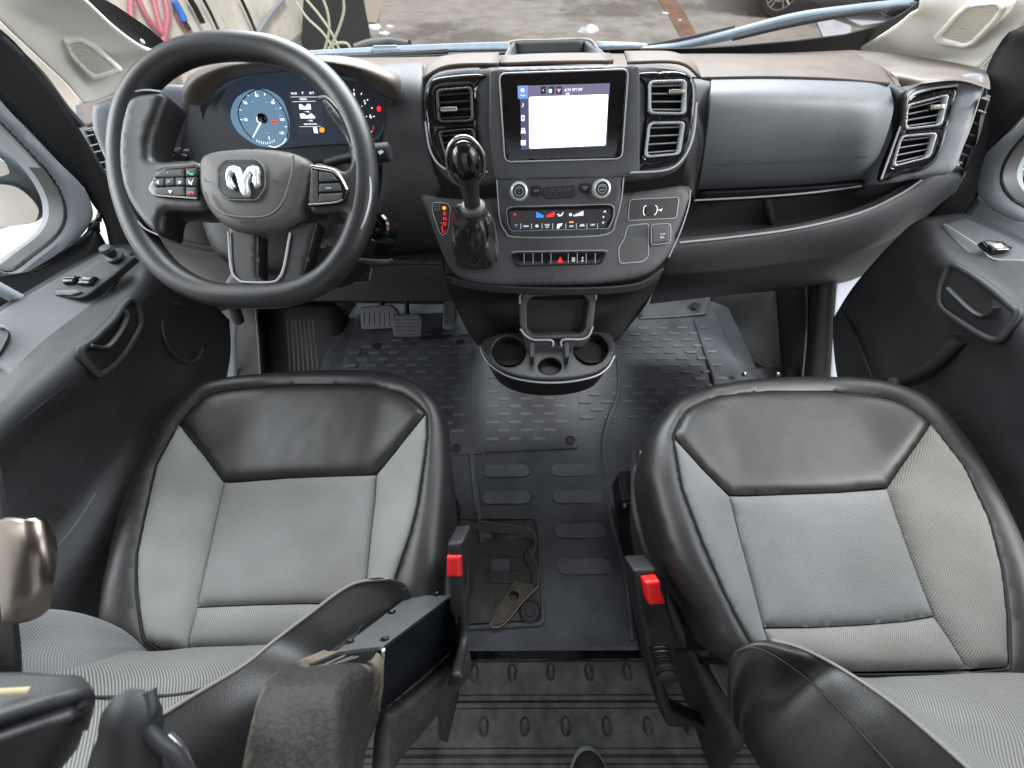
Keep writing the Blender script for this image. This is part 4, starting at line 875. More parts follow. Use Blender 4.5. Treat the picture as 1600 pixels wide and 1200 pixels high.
# --- centre stack
CP = Plane(QY(885, 190, .78), 28)
VH = [[(680, 139), (738, 134), (740, 190), (683, 192)], [(682, 204), (741, 199), (747, 248), (696, 252)], [(1014, 125), (1074, 123), (1073, 179), (1014, 178)], [(1014, 190), (1072, 189), (1064, 242), (1007, 247)]]
relief('stack_pod', cr([(661, 160), (664, 128), (684, 109), (730, 102), (790, 101), (880, 99), (970, 98), (1040, 99), (1076, 108), (1090, 130), (1092, 175), (1086, 225), (1066, 262), (1030, 279), (960, 284), (880, 286), (780, 290), (716, 291), (690, 272), (672, 240), (663, 200)], 3, True), CP.off(-.002), MT['dash'], dash, edge=.014, depth=.10, step=.016, holes=[rr(q, 9) for q in VH])
cowl = patch('stack_cowl', [Yr([(690, 92, .90), (720, 88, .90), (780, 86, .90)]), Yr([(668, 106, .86), (715, 97, .86), (780, 95, .86)]), Yr([(661, 126, .825), (700, 106, .83), (780, 103, .83)])], MT['dash_top'], dash, n=5, thick=.004)
patch('stack_cowl', [Yr([(975, 84, .90), (1040, 84, .90), (1066, 90, .90)]), Yr([(978, 92, .86), (1050, 92, .86), (1084, 104, .86)]), Yr([(980, 101, .83), (1060, 101, .83), (1093, 124, .825)])], MT['dash_top'], dash, n=5, thick=.004)
vent(dash, CP, [(664, 150), (670, 130), (687, 119), (760, 114), (746, 133), (744, 180), (748, 228), (762, 268), (739, 278), (700, 268), (676, 240), (665, 190)],
     [(680, 139), (738, 134), (740, 190), (683, 192)], [(682, 204), (741, 199), (747, 248), (696, 252)], [(701, 171, 13), None], rim='steel')
vent(dash, CP, [(987, 115), (1040, 110), (1068, 112), (1083, 123), (1088, 150), (1082, 206), (1070, 240), (1050, 258), (982, 266), (1001, 244), (1008, 190), (1011, 136)],
     [(1014, 125), (1074, 123), (1073, 179), (1014, 178)], [(1014, 190), (1072, 189), (1064, 242), (1007, 247)], [(1058, 143, 12), None])
# bright sweeps at the pod's lower corners
tube('pod_sweep', [CP.p3(*CP.at(x, y, .010), .010) for x, y in ((664, 190), (672, 235), (692, 262), (735, 276), (762, 268))], .0016, MT['line'], dash, n=6)
tube('pod_sweep', [CP.p3(*CP.at(x, y, .010), .010) for x, y in ((1089, 160), (1083, 215), (1066, 250), (1040, 266), (985, 270))], .0016, MT['line'], dash, n=6)
# screen surround and head unit
relief('screen_surround', rr([(765, 108), (1000, 102), (1000, 276), (772, 281), (764, 200)], 7), CP.off(.006), MT['dash'], dash, edge=.003, depth=.015, step=.02, holes=[rr([(780, 116), (981, 109), (971, 247), (790, 252)], 10)])
hu = relief('touchscreen', rr([(781, 117), (980, 110), (970, 246), (791, 251)], 9), CP.off(.004), mat('screen_glass', (.006, .004, .005), .12, coat=.3), dash, edge=.0015, depth=.01, step=.015)
tube('surround_edge', [CP.p3(*CP.at(x, y, .0075), .0075) for x, y in rr([(780, 115), (982, 108), (972, 248), (789, 253)], 11)], .0012, MT['line'], dash, n=6, sub=1, closed=True)
C1 = CP.off(.0045)
def dis(P, k, h=.0, r=0, nm='display_area', par=hu, pl=None): return relief(nm, rr(P, r) if r else P, (pl or C1).off(h), E_[k] if isinstance(k, str) else k, par, depth=.0004, step=.02)
dis([(812, 134), (953, 130), (951, 148), (948, 229), (815, 234)], 'side', 0, nm='display')
dis([(825, 134), (953, 130), (952, 149), (826, 152)], 'bar', .0008)
dis([(808.5, 134), (825, 133.5), (825, 154), (809.5, 154.5)], 'blue', .0012)
dis([(826.5, 151.5), (950.5, 147.3), (946, 227), (827, 232.3)], 'white', .0016, r=3)
for x0, x1 in ((845, 853), (857, 866), (869, 878)): dis([(x0, 135), (x1, 135), (x1, 147), (x0, 147)], 'lcd', .0012)
text('6:24', C1, 887, 140.5, 5, E_['icon'], hu, .002); text('90°F OFF', C1, 902, 140.3, 4.6, E_['icon'], hu, .002, stretch=.8)
text('v', C1, 849, 141, 4, E_['icon'], hu, .002, rot=-90)
dis(circle(860, 142, 2.6, 3.3, 14), 'icon', .002); dis([(870, 139), (876.5, 138.8), (873.2, 145)], em('screen_rose', (.8, .25, .35)), .002)
dis([(884, 145.5), (890, 145.3), (890, 147.3), (884, 147.5)], 'icon', .002)
dis(circle(816.5, 141, 3.2, 3.2, 6), 'icon', .002); dis(circle(816.5, 141, 1.3, 1.3, 10), 'blue', .0026); text('Home', C1, 817, 149, 2.6, E_['icon'], hu, .002)
text('♪', C1, 817, 164, 8, E_['icon'], hu, .002)
dis([(814.5, 180), (819.5, 180), (819.5, 189), (814.5, 189)], 'icon', .002, r=1); dis([(815.9, 182), (818.2, 182), (818.2, 187), (815.9, 187)], 'side', .0026)
dis([(814, 206), (815, 200), (820, 200), (821, 206), (821, 209), (819, 208), (816, 208), (814, 209)], 'icon', .002); dis([(815.6, 202), (819.4, 202), (819.8, 204), (815.3, 204)], 'side', .0026)
dis([(814, 219), (821.5, 219), (821.5, 227), (814, 227)], 'icon', .002, r=1)
for k in (221, 223, 225): dis([(815.5, k-.4), (820, k-.4), (820, k+.4), (815.5, k+.4)], 'side', .0026)
for P in ([(842.5, 207), (842.5, 212), (838.5, 209.5)], [(836, 207), (836.8, 207), (836.8, 212), (836, 212)], [(874, 206), (874, 211), (878, 208.5)], [(879.5, 206), (880.3, 206), (880.3, 211), (879.5, 211)], [(935, 158), (938, 155.5), (938.6, 156.2), (935.6, 158.6)], [(878.5, 158.5), (880, 158.5), (880, 159.5), (878.5, 159.5)]): dis(P, 'grey', .0022)
# tray on the deck above the screen
tr = thing('deck_tray', 'open black storage tray on top of the dashboard centre', 'tray', tuple(QY(880, 85, .95)))
a = Yr([(800, 66, 1.10), (918, 63, 1.10), (945, 92, .93), (796, 96, .93)])
patch('tray_wall', [Yr([(800, 66, 1.10), (860, 64, 1.10), (918, 63, 1.10)]), Yr([(803, 88, 1.09), (860, 86, 1.09), (920, 85, 1.09)])], MT['dark'], tr, n=4, thick=.006)
patch('tray_wall', [Yr([(800, 66, 1.10), (793, 80, 1.0), (789, 97, .90)]), Yr([(803, 88, 1.09), (799, 92, 1.0), (797, 98, .92)])], MT['dark'], tr, n=4, thick=-.008)
patch('tray_wall', [Yr([(918, 63, 1.10), (932, 78, 1.0), (948, 93, .90)]), Yr([(918, 86, 1.09), (926, 88, 1.0), (936, 92, .92)])], MT['dark'], tr, n=4, thick=.008)
patch('tray_floor', [Yr([(802, 88, 1.09), (860, 86, 1.09), (920, 85, 1.09)]), Yr([(797, 93, .93), (860, 91, .93), (938, 90, .93)])], MT['black'], tr, n=4, thick=.004)
patch('tray_front', [Yr([(784, 92, .89), (860, 88.5, .89), (952, 88, .89)]), Yr([(782, 97, .875), (860, 94, .875), (954, 93, .875)]), Yr([(780, 104, .85), (860, 101, .85), (958, 100, .85)])], MT['dash_top'], tr, n=5, thick=.005)
relief('grip_slot', cr([(796, 97), (800, 93.5), (860, 91), (945, 90.5), (950, 93), (940, 96), (870, 98), (804, 100)], 4, True), Plane(QY(870, 95, .868), 55), MT['black'], tr, depth=.004, step=.02)
tube('tray_rim', Yr([(786, 97, .88), (795, 78, 1.0), (800, 65.5, 1.10), (860, 63.5, 1.10), (918, 62.5, 1.10), (934, 77, 1.0), (952, 93, .88)]), .003, MT['hood'], tr, n=8)
# --- climate panel
HV = Plane(CP.p3(*CP.at(875, 290), .004), 30)
relief('climate_panel', rr([(776, 277), (974, 271), (967, 330), (951, 366), (798, 370), (780, 340)], 8), HV, MT['dash'], dash, edge=.004, depth=.04, step=.014)
tube('climate_edge', [HV.p3(*HV.at(x, y, -.001), -.001) for x, y in ((776, 278), (781, 342), (790, 362), (802, 370), (875, 371), (948, 366), (962, 345), (971, 310), (975, 272))], .0013, MT['line'], dash, n=6, sub=4)
relief('centre_badge_bar', rr([(848, 292), (899, 289), (903, 303), (894, 309), (854, 311), (846, 304)], 4), HV.off(.002), MT['dark'], dash, edge=.0015, depth=.004, step=.008)
text('RAM', HV, 876, 298.5, 8.5, MT['dash'], dash, .003, stretch=1.5)
for (x, y, tx) in ((811, 299, ['VOL', 'o']), (941, 295, ['BROWSE', 'ENTER'])):
    c = HV.p3(*HV.at(x, y, .012), -.001); kb = lathe('control_knob', c, HV.n, [(.0175, 0), (.0175, .003), (.0165, .010), (.0155, .013), (.0125, .0145), (.0115, .013)], MT['knob'], dash, n=40)
    lathe('knob_face', c+HV.n*.0128, HV.n, [(.0118, 0), (.0118, .0006), (.001, .001)], MT['dark'], kb, n=28)
    ring = [c+HV.n*.0142+HV.u*.0075*math.cos(t)+HV.v*(.0075*math.sin(t)) for t in np.linspace(0, 2*math.pi, 28)[:-1]]
    tube('knob_print', ring, .0004, MT['print'], kb, n=4, sub=1, closed=True)
    q = HV.off(.0268)
    text(tx[0], q, x-.5, y-4.2, 2.1, MT['print'], kb, .0004); text(tx[1], q, x, y+1.5, 3 if tx[1] == 'o' else 2, MT['print'], kb, .0004)
for (P, s, x, y) in (([(829, 290), (846, 290), (847, 303), (842, 307), (830, 306)], 'MUTE', 838, 298), ([(905, 287), (922, 285), (921, 303), (911, 302), (905, 297)], 'SCREEN OFF', 914, 295)):
    bt = relief('push_button', rr(P, 3), HV.off(.003), MT['black'], dash, edge=.0015, depth=.004, step=.005)
    if s == 'MUTE': text(s, HV, x, y, 2.4, MT['print'], bt, .0042)
    else: text('SCREEN', HV, x, y-2.6, 1.9, MT['print'], bt, .0042); text('OFF', HV, x, y+.6, 1.9, MT['print'], bt, .0042)
cb = relief('climate_display', rr([(792, 327), (800, 324), (953, 320), (959, 323), (958, 340), (950, 356), (800, 360), (795, 352)], 4), HV.off(.004), MT['gloss'], dash, edge=.002, depth=.006, step=.01)
cq = HV.off(.0046)
tube('display_edge', [cq.p3(*cq.at(*p)) for p in rr([(791, 327), (799, 323), (953, 319), (960, 323), (959, 340), (951, 357), (799, 361), (794, 352)], 4)], .0006, MT['line'], cb, n=4, sub=1, closed=True)
def icn(P, k, h=.0006): return relief('icon', P, cq.off(h), E_[k] if k in E_ else MT[k], cb, depth=.0003, step=.02)
icn([(838, 331), (849.5, 336.5), (849, 340), (838, 340)], 'ltblue'); icn([(866.5, 330.5), (866, 338), (853.5, 339.5), (854, 336.8)], 'red')
icn([(870, 335), (873, 334), (874, 336), (877, 335.5), (880, 331), (880.5, 332.5), (877.5, 337.5), (872.5, 338.2), (873, 336.5)], 'icon'); 
icn(circle(891.5, 335.3, 2.4, 2.4, 8), 'icon')
for k in range(7):
    x = 896+k*2.3; y1 = 338-k*.2; icn([(x, y1-2-k*.85), (x+1.6, y1-2.2-k*.85), (x+1.6, y1), (x, y1)], 'icon')
text('^', cq, 804.5, 336.5, 6, E_['red'], cb, .0006, stretch=1.7); text('v', cq, 806.5, 351.5, 5, E_['cyan'], cb, .0006, stretch=1.5)
text('^', cq, 945, 332, 6, E_['wht'], cb, .0006, stretch=1.5); text('v', cq, 942.5, 347.5, 5, E_['wht'], cb, .0006, stretch=1.5); icn(circle(943, 339, 1.6, 1.6, 8), 'grey')
bx = [813.7, 830.5, 847, 863.5, 884, 900.5, 917, 933.5]
for x in bx: icn([(x-.35, 349), (x+.35, 349), (x+.5, 357.5), (x-.2, 357.5)], 'grey')
text('MAX', cq, 822, 353.5, 3, E_['wht'], cb, .0006); text('MAX', cq, 855, 351.5, 2.8, E_['wht'], cb, .0006); text('A/C', cq, 855, 355, 2.5, E_['wht'], cb, .0006)
icn(circle(839, 353, 2.8, 2.4, 10), 'grey'); icn([(870, 357), (871, 350), (879, 349), (877, 353), (874, 354), (874, 357)], 'wht')
text('A/C', cq, 893, 353.5, 3, E_['wht'], cb, .0006); icn([(889.5, 346), (896, 345.7), (896, 348), (889.5, 348.2)], 'orange')
icn([(905.5, 354), (907, 350.5), (912, 350), (914, 353.5)], 'grey'); text('OFF', cq, 926, 351.5, 3, E_['wht'], cb, .0006)
# --- console body with shifter, switch strip and trays
CB = Plane(CP.p3(*CP.at(870, 292), -.012), 40)
body = relief('console_body', cr([(656, 303), (690, 307), (735, 310), (785, 306), (880, 300), (972, 300), (1020, 295), (1080, 289), (1076, 320), (1062, 360), (1044, 402), (1010, 430), (950, 442), (880, 446), (800, 447), (745, 443), (712, 430), (695, 405), (680, 370), (665, 330)], 3, True), CB, MT['dash'], dash, edge=.010, depth=.05, step=.016)
tube('console_edge', [CB.p3(*CB.at(x, y, -.004), -.004) for x, y in ((1079, 297), (1076, 322), (1063, 362), (1045, 402))], .0013, MT['line'], dash, n=6)
sw = relief('switch_strip', rr([(799, 396), (805, 394), (944, 392), (949, 394), (941, 411), (935, 413), (812, 416), (806, 414)], 4), CB.off(.004), MT['gloss'], dash, edge=.003, depth=.008, step=.008)
tube('strip_edge', [CB.p3(*CB.at(x, y, .003), .003) for x, y in ((799, 395), (805, 393), (944, 391), (950, 393))], .0009, MT['line'], sw, n=5, sub=1)
for x in (819, 833, 847, 861, 888, 902, 916, 930): relief('switch_gap', [(x-.5, 396), (x+.5, 396), (x+.5, 411), (x-.5, 411)], CB.off(.0048), MT['line'], sw, depth=.0004, step=.02)
relief('hazard_symbol', [(875.5, 401), (880, 410), (871, 410)], CB.off(.0052), E_['red'], sw, depth=.0004, step=.02)
relief('lock_symbol', rr([(893.5, 402), (898.5, 402), (898.5, 409), (893.5, 409)], 1), CB.off(.0052), MT['print'], sw, depth=.0004, step=.02)
relief('traction_symbol', [(908.5, 402), (912, 401), (911, 405), (912, 409), (907, 409.5), (909.5, 406)], CB.off(.0052), MT['print'], sw, depth=.0004, step=.02)
# right recesses
def recess(nm, P, pl, m, par, r=5, d=.006):
    o = relief(nm, rr(P, r), pl.off(.0007), m, par, depth=.001, step=.012)
    tube(nm+'_edge', [pl.p3(*pl.at(*p, .001), .001) for p in rr(P, r)], .0008, MT['line'], o, n=5, sub=1, closed=True); return o
ub = recess('usb_panel', [(984, 312), (1061, 308), (1057, 341), (981, 345)], CB, MT['dark'], dash)
relief('usb_port', rr([(1010, 323), (1021, 322), (1020, 335), (1009, 336)], 1), CB.off(.003), MT['black'], ub, depth=.002, step=.01)
for P in ([(1010, 321), (1006, 324), (1005.5, 334), (1008, 336.5)], [(1024, 321), (1027, 324), (1026, 332), (1022.5, 336)], [(1028, 328), (1032, 328), (1035, 326)], [(1031, 328), (1034, 330)], [(1011, 329), (1020, 328.4)]): tube('usb_symbol', [CB.p3(*CB.at(*p, .002), .002) for p in P], .0008, MT['icon'], ub, n=5, sub=3)
recess('coin_tray', [(980, 353), (1014, 349), (1013, 402), (1004, 409), (968, 412), (966, 388), (976, 372)], CB, MT['dash'], dash, r=6)
pb = relief('power_button', rr([(1018, 352), (1047, 350), (1047, 378), (1018, 382)], 5), CB.off(.006), MT['dash'], dash, edge=.003, depth=.01, step=.005)
tube('button_edge', [CB.p3(*CB.at(*p, .005), .005) for p in rr([(1017.5, 351), (1048, 349), (1048, 379), (1017.5, 383)], 6)], .0008, MT['line'], pb, n=5, sub=1, closed=True)
text('—•', CB.off(.006), 1035, 365.5, 4.5, MT['icon'], pb, .001); text('12V', CB.off(.006), 1034, 371, 2.6, MT['icon'], pb, .001)
# gear selector
gp = recess('selector_plate', [(676, 316), (700, 318), (704, 326), (700, 362), (692, 369), (686, 362), (675, 328)], CB, MT['dark'], dash, r=5)
relief('mode_button', rr([(677, 319), (688, 319), (688, 331), (678, 331)], 2), CB.off(.003), MT['dash'], gp, edge=.001, depth=.003, step=.005)
relief('gear_light', circle(694, 325, 3, 3, 12), CB.off(.0025), E_['orange'], gp, depth=.0005, step=.01)
for s, y in (('R', 334), ('N', 342), ('D', 350), ('-', 360)): text(s, CB, 695, y, 5.5, E_['red'], gp, .0022, thick=.0004)
text('+', CB, 690, 349, 4, E_['red'], gp, .0022, rot=5)
tube('gear_path', [CB.p3(*CB.at(*p, .002), .002) for p in ((691, 353), (691, 359), (693, 364))], .0006, E_['red'], gp, n=4, sub=2)
gl = thing('gear_lever', 'glossy black gear lever with chrome ring and creased leather gaiter', 'gear lever', tuple(CB.p3(*CB.at(740, 400))))
kc = QD(728, 258, .56); lb = QD(739, 325, .62)
base = rr([(710, 325), (728, 318), (762, 318), (771, 345), (778, 395), (772, 420), (745, 424), (712, 418), (708, 370)], 8)
loops = []
topc = lb; nb_ = 60
bp_ = resample([np.array(CB.at(*p, .0)) for p in base], .004); bp_ = [bp_[int(i*len(bp_)/nb_)] for i in range(nb_)]
b3 = [CB.p3(u, v, .001) for u, v in bp_]; ax_ = (kc-lb)/np.linalg.norm(kc-lb); cen = np.mean(b3, 0)
ta = np.cross(ax_, [0, 1., .2]); ta /= np.linalg.norm(ta); tb = np.cross(ax_, ta)
for t in np.linspace(0, 1, 26):
    L = []
    for i, p in enumerate(b3):
        w = p-cen; th = math.atan2(w@tb, w@ta); q = topc+(ta*math.cos(th)+tb*math.sin(th))*.0175
        s = t**.8; c = p*(1-s)+q*s; c = c+(CB.n*.028)*math.sin(math.pi*min(1, t*1.1))*.9
        fold = .017*math.sin(math.pi*min(1, t*1.05))**.8*(.75*noise.noise(Vector((math.cos(th)*2.4, math.sin(th)*2.4, t*2.2)))+.55*(1-2*abs(math.sin(th*2.5+t*2.4+.6*math.sin(t*6))))); rad = (c-(cen*(1-t)+topc*t)); rad = rad/np.linalg.norm(rad); L.append(c+rad*fold)
    loops.append(L)
V = [p for L in loops for p in L]; F_ = [(i*nb_+k, i*nb_+(k+1) % nb_, (i+1)*nb_+(k+1) % nb_, (i+1)*nb_+k) for i in range(25) for k in range(nb_)]
link('gaiter', mesh(V, F_), mat('gaiter_leather', (.045, .044, .044), .26, bump=.3, bscale=500, kind='voronoi'), gl, sharp=75)
from mathutils.bvhtree import BVHTree
bvh = BVHTree.FromPolygons([Vector(tuple(p)) for p in V], F_)
def onb(x, y, h=.0):
    d = ray(x, y); d = d/np.linalg.norm(d); hh = bvh.ray_cast(Vector(CAMP), Vector(d))
    return np.array(hh[0])-d*h if hh[0] else CB.p3(*CB.at(x, y, .006), .006)
gm2 = bpy.data.materials['gaiter_leather']
for P, w in (([(752, 324), (760, 345), (763, 368), (759, 388), (751, 404), (746, 418)], .0042), ([(757, 322), (767, 345), (771, 370), (775, 398), (776, 410)], .0036),
             ([(714, 335), (709, 352), (710, 378), (712, 396), (718, 407), (727, 409), (737, 400), (747, 388), (757, 372)], .0042), ([(722, 405), (733, 411), (744, 412), (752, 401)], .0048),
             ([(730, 330), (731, 355), (733, 375), (739, 386)], .0030), ([(741, 332), (744, 350), (748, 362)], .0024), ([(716, 392), (724, 398), (732, 396)], .003), ([(756, 404), (762, 416), (770, 408)], .0036)):
    tube('gaiter_fold', [onb(x, y, -.0005) for x, y in P], lambda t, w=w: w*(.35+.65*math.sin(math.pi*min(1, max(0, t)))), gm2, gl, n=12, sub=6)
tube('gaiter_frame', [p for p in b3[::2]], .0032, MT['dash'], gl, n=8, sub=2, closed=True)
for x in (0, 1): tube('stitching', [np.array(loops[j][14+x*3])+CB.n*.001 for j in range(1, 24)], .0009, MT['seam'], gl, n=5, sub=1)
lathe('collar', lb-ax_*.002, ax_, [(.016, -.003), (.0195, 0), (.0195, .006), (.016, .009)], MT['hubm'], gl, n=28)
lathe('shaft', lb, ax_, [(.013, 0), (.0125, .02), (.015, .045), (.019, np.linalg.norm(kc-lb)-.010)], MT['dark'], gl, n=28)
kn = bmesh.new(); bmesh.ops.create_uvsphere(kn, u_segments=40, v_segments=24, radius=1)
toC = CAMP-kc; toC /= np.linalg.norm(toC); k1 = np.cross(ax_, toC); k1 /= np.linalg.norm(k1); k2 = np.cross(k1, ax_)
for v in kn.verts:
    c = np.array(v.co); z = c[2]; w = .0228*(1-.18*(z < 0)*abs(z)); v.co = Vector(kc+k1*c[0]*w+k2*c[1]*w*.9+ax_*z*.033)
me = bpy.data.meshes.new('k'); kn.to_mesh(me); kn.free(); link('knob', me, MT['gloss'], gl, sharp=180)
fc = kc-toC*.002; kr = [fc+k1*.0262*math.cos(t)+ax_*(.0365*math.sin(t)+.002) for t in np.linspace(0, 2*math.pi, 41)[:-1]]
tube('chrome_ring', kr, .0030, mat('smoked_chrome', (.45, .43, .39), .16, metal=1), gl, n=8, sub=1, closed=True)
# --- lower console wedge, cup holders
patch('console_wedge', [[CB.p3(*CB.at(x, y, -.01), -.01) for x, y in ((695, 425), (760, 440), (880, 444), (990, 438), (1040, 412))],
                        Yr([(704, 462, .70), (770, 464, .675), (875, 466, .665), (975, 462, .675), (1020, 455, .70)]),
                        Yr([(722, 495, .70), (780, 500, .66), (870, 502, .65), (950, 498, .66), (990, 492, .70)]),
                        Yr([(750, 542, .68), (800, 545, .66), (868, 546, .655), (925, 543, .66), (958, 535, .68)]),
                        [np.array([p[0]*.95, .80, .42]) for p in Yr([(760, 542, .68), (800, 545, .66), (868, 546, .655), (920, 543, .66), (948, 535, .68)])],
                        [np.array([p[0]*.9, 1.15, .02]) for p in Yr([(770, 542, .68), (800, 545, .66), (868, 546, .655), (915, 543, .66), (938, 535, .68)])]], MT['black'], dash, n=6)
patch('console_band', [[CB.p3(*CB.at(x, y, -.004), -.004) for x, y in ((697, 430), (760, 444), (880, 449), (990, 443), (1036, 418))], [CB.p3(*CB.at(x, y, -.012), -.012) for x, y in ((705, 443), (765, 455), (880, 460), (985, 455), (1028, 435))]], MT['dark'], dash, n=6, thick=.004)
patch('console_flank', [Yr([(700, 440, .71), (712, 480, .71), (735, 525, .70), (752, 542, .68)]), Yr([(720, 440, 1.2), (735, 480, 1.2), (745, 510, 1.2), (752, 530, 1.2)])], MT['black'], dash, n=4)
patch('console_flank', [Yr([(1030, 435, .71), (1008, 478, .71), (975, 520, .70), (958, 538, .68)]), Yr([(1010, 440, 1.2), (990, 480, 1.2), (970, 510, 1.2), (960, 530, 1.2)])], MT['black'], dash, n=4)
ch = thing('cup_holder', 'black three-hole cup holder tray hanging from the console front', 'cup holder', tuple(QZ(858, 560, .55)))
TP = Plane((0, 0, .552), 86)
tro = cr([(752, 537), (770, 524), (800, 519), (858, 518), (920, 517), (950, 520), (959, 530), (959, 548), (950, 568), (930, 581), (900, 589), (865, 592), (825, 590), (790, 581), (765, 564)], 4, True)
h1 = circle(795, 549, 26, 24, 40, rot=8); h2 = circle(923, 545, 27, 25, 40, rot=-8); h3 = circle(859, 572, 18, 13, 30)
relief('tray_top', tro, TP, mat('cup_tray', (.03, .031, .032), .38, bump=.3, bscale=800), ch, holes=[h1, h2, h3], edge=.003, depth=.02, step=.007, taper=.02)
relief('tray_skirt', [(x, y+6) for x, y in tro], TP.off(-.018), MT['black'], ch, edge=.006, depth=.06, step=.012, taper=.10)
tube('tray_rim', [TP.p3(*TP.at(x, y+4, -.012), -.012) for x, y in ((750, 537), (756, 552), (768, 568), (795, 584), (830, 592), (865, 594), (900, 591), (932, 583), (950, 570), (960, 552))], .0022, MT['line'], ch, n=8)
for (cx, cy, r, dp) in ((795, 549, .036, .050), (923, 545, .037, .050), (859, 572, .022, .035)):
    u, v = TP.at(cx, cy); c = TP.p3(u, v, 0); nn = 36
    V = [c+(TP.u*math.cos(2*math.pi*k/nn)+TP.v*math.sin(2*math.pi*k/nn))*r*s-TP.n*h_ for s, h_ in ((1.0, .001), (.97, .01), (.90, dp-.004), (.85, dp)) for k in range(nn)]
    F_ = [(i*nn+k, i*nn+(k+1) % nn, (i+1)*nn+(k+1) % nn, (i+1)*nn+k) for i in range(3) for k in range(nn)]+[tuple(3*nn+k for k in range(nn))]
    cp_ = link('cup_well', mesh(V, F_), MT['well'], ch, sharp=60)
    tube('well_ring', [c+(TP.u*math.cos(t)+TP.v*math.sin(t))*r*.80-TP.n*(dp-.003) for t in np.linspace(0, 2*math.pi, 33)[:-1]], .0015, MT['dark'], cp_, n=6, sub=1, closed=True)
for x in (831, 884):
    slab('grip_fin', [TP.p3(*TP.at(x-4, 548)), TP.p3(*TP.at(x+4, 548)), TP.p3(*TP.at(x+3, 571)), TP.p3(*TP.at(x-3, 571))], MT['dark'], .03, ch, bev=.002)
phh = thing('phone_holder', 'square black phone pocket with light rim standing above the cup tray', 'phone holder', tuple(QY(870, 500, .62)))
PH = Plane(QY(870, 500, .615), 35)
oo = rr([(812, 470), (822, 450), (924, 447), (932, 462), (927, 512), (918, 528), (880, 530), (826, 531), (812, 510)], 5)
ii = rr([(823, 475), (832, 464), (912, 461), (920, 472), (914, 515), (906, 522), (832, 524), (824, 518)], 4)
relief('pocket_frame', oo, PH, MT['dash'], phh, holes=[ii], edge=.004, depth=.055, step=.007)
relief('pocket_back', oo, PH.off(-.035), MT['black'], phh, depth=.003, step=.03)
tube('upper_rim', [PH.p3(*PH.at(*p, .001), .001) for p in ((812, 474), (823, 456), (922, 453), (931, 468))], .0022, MT['line'], phh, n=8, sub=4)
for P in ([(813, 514), (821, 524), (834, 531), (862, 532), (863, 545)], [(926, 510), (920, 524), (908, 530), (879, 531), (877, 543)]):
    tube('lower_rim', [PH.p3(*PH.at(*p, .003), .003) for p in P], .0026, MT['line'], phh, n=8, sub=4)
for P in ([(815, 516), (824, 529), (862, 533), (863, 547), (828, 546), (818, 536)], [(925, 513), (918, 528), (880, 532), (878, 544), (912, 543), (922, 530)]):
    relief('lip', rr(P, 3), PH.off(.001), MT['dark'], phh, edge=.002, depth=.012, step=.006)

# ---- left part of the dashboard
patch('left_fascia', [Yr([(596, 108, .93), (620, 106, .92), (662, 104, .90)]), Yr([(600, 130, .87), (625, 135, .86), (662, 140, .83)]), Yr([(604, 180, .84), (635, 185, .82), (664, 190, .80)]), Yr([(600, 230, .83), (640, 240, .81), (676, 250, .79)]), Yr([(600, 280, .83), (640, 290, .80), (690, 300, .78)]), Yr([(590, 335, .84), (640, 330, .81), (670, 320, .79)]), Yr([(585, 400, .90), (640, 395, .88), (695, 390, .86)])], MT['dash'], dash, n=6, thick=.006)
patch('lower_fascia', [Yr([(255, 235, .90), (330, 240, .88), (450, 245, .87), (600, 245, .86)]), Yr([(235, 290, .86), (330, 310, .84), (460, 320, .84), (600, 320, .84)]), Yr([(250, 345, .86), (330, 370, .85), (470, 380, .85), (600, 385, .86)]), Yr([(290, 395, .92), (370, 405, .92), (480, 410, .93), (600, 405, .93)])], MT['dark'], dash, n=5)
patch('knee_shelf', [Yr([(235, 365, .80), (320, 385, .80), (440, 392, .80), (560, 400, .80), (690, 400, .80)]), Yr([(240, 378, .78), (320, 398, .78), (440, 404, .78), (560, 408, .78), (692, 414, .78)]), Yr([(260, 400, .80), (330, 420, .80), (440, 426, .80), (570, 440, .80), (700, 440, .80)]), Yr([(300, 430, .88), (370, 460, .88), (450, 468, .88), (580, 470, .88), (712, 470, .88)])], MT['dash'], dash, n=5)
tube('knee_edge', Yr([(240, 350, .785), (275, 372, .785), (330, 386, .785), (400, 391, .785), (470, 398, .785)]), .004, MT['steel'], dash, n=8)
tube('knee_edge', Yr([(560, 417, .775), (575, 416, .775), (583, 418, .775), (590, 417, .775), (640, 415, .775), (688, 416, .775)]), .002, MT['steel'], dash, n=6, sub=3)
relief('fuse_slot', rr([(528, 419), (580, 418), (577, 438), (572, 441), (520, 441)], 3), Plane(QY(550, 430, .775), 20), MT['black'], dash, depth=.004, step=.02)
tube('slot_edge', [QY(x, y, .772) for x, y in ((520, 441), (571, 441), (577, 437), (581, 419))], .0013, MT['line'], dash, n=5, sub=1)
for (x, y) in ((410, 397), (662, 407)): lathe('screw', QY(x, y, .776), (0, -.8, .6), [(.006, 0), (.006, .002), (.003, .002)], MT['black'], dash, n=14)
patch('under_dash', [Yr([(240, 395, .88), (440, 410, .88), (700, 440, .88)]), Yr([(300, 450, 1.0), (450, 455, 1.0), (715, 460, 1.0)]), Yr([(330, 468, 1.3), (450, 472, 1.3), (715, 476, 1.3)])], MT['black'], dash, n=4)
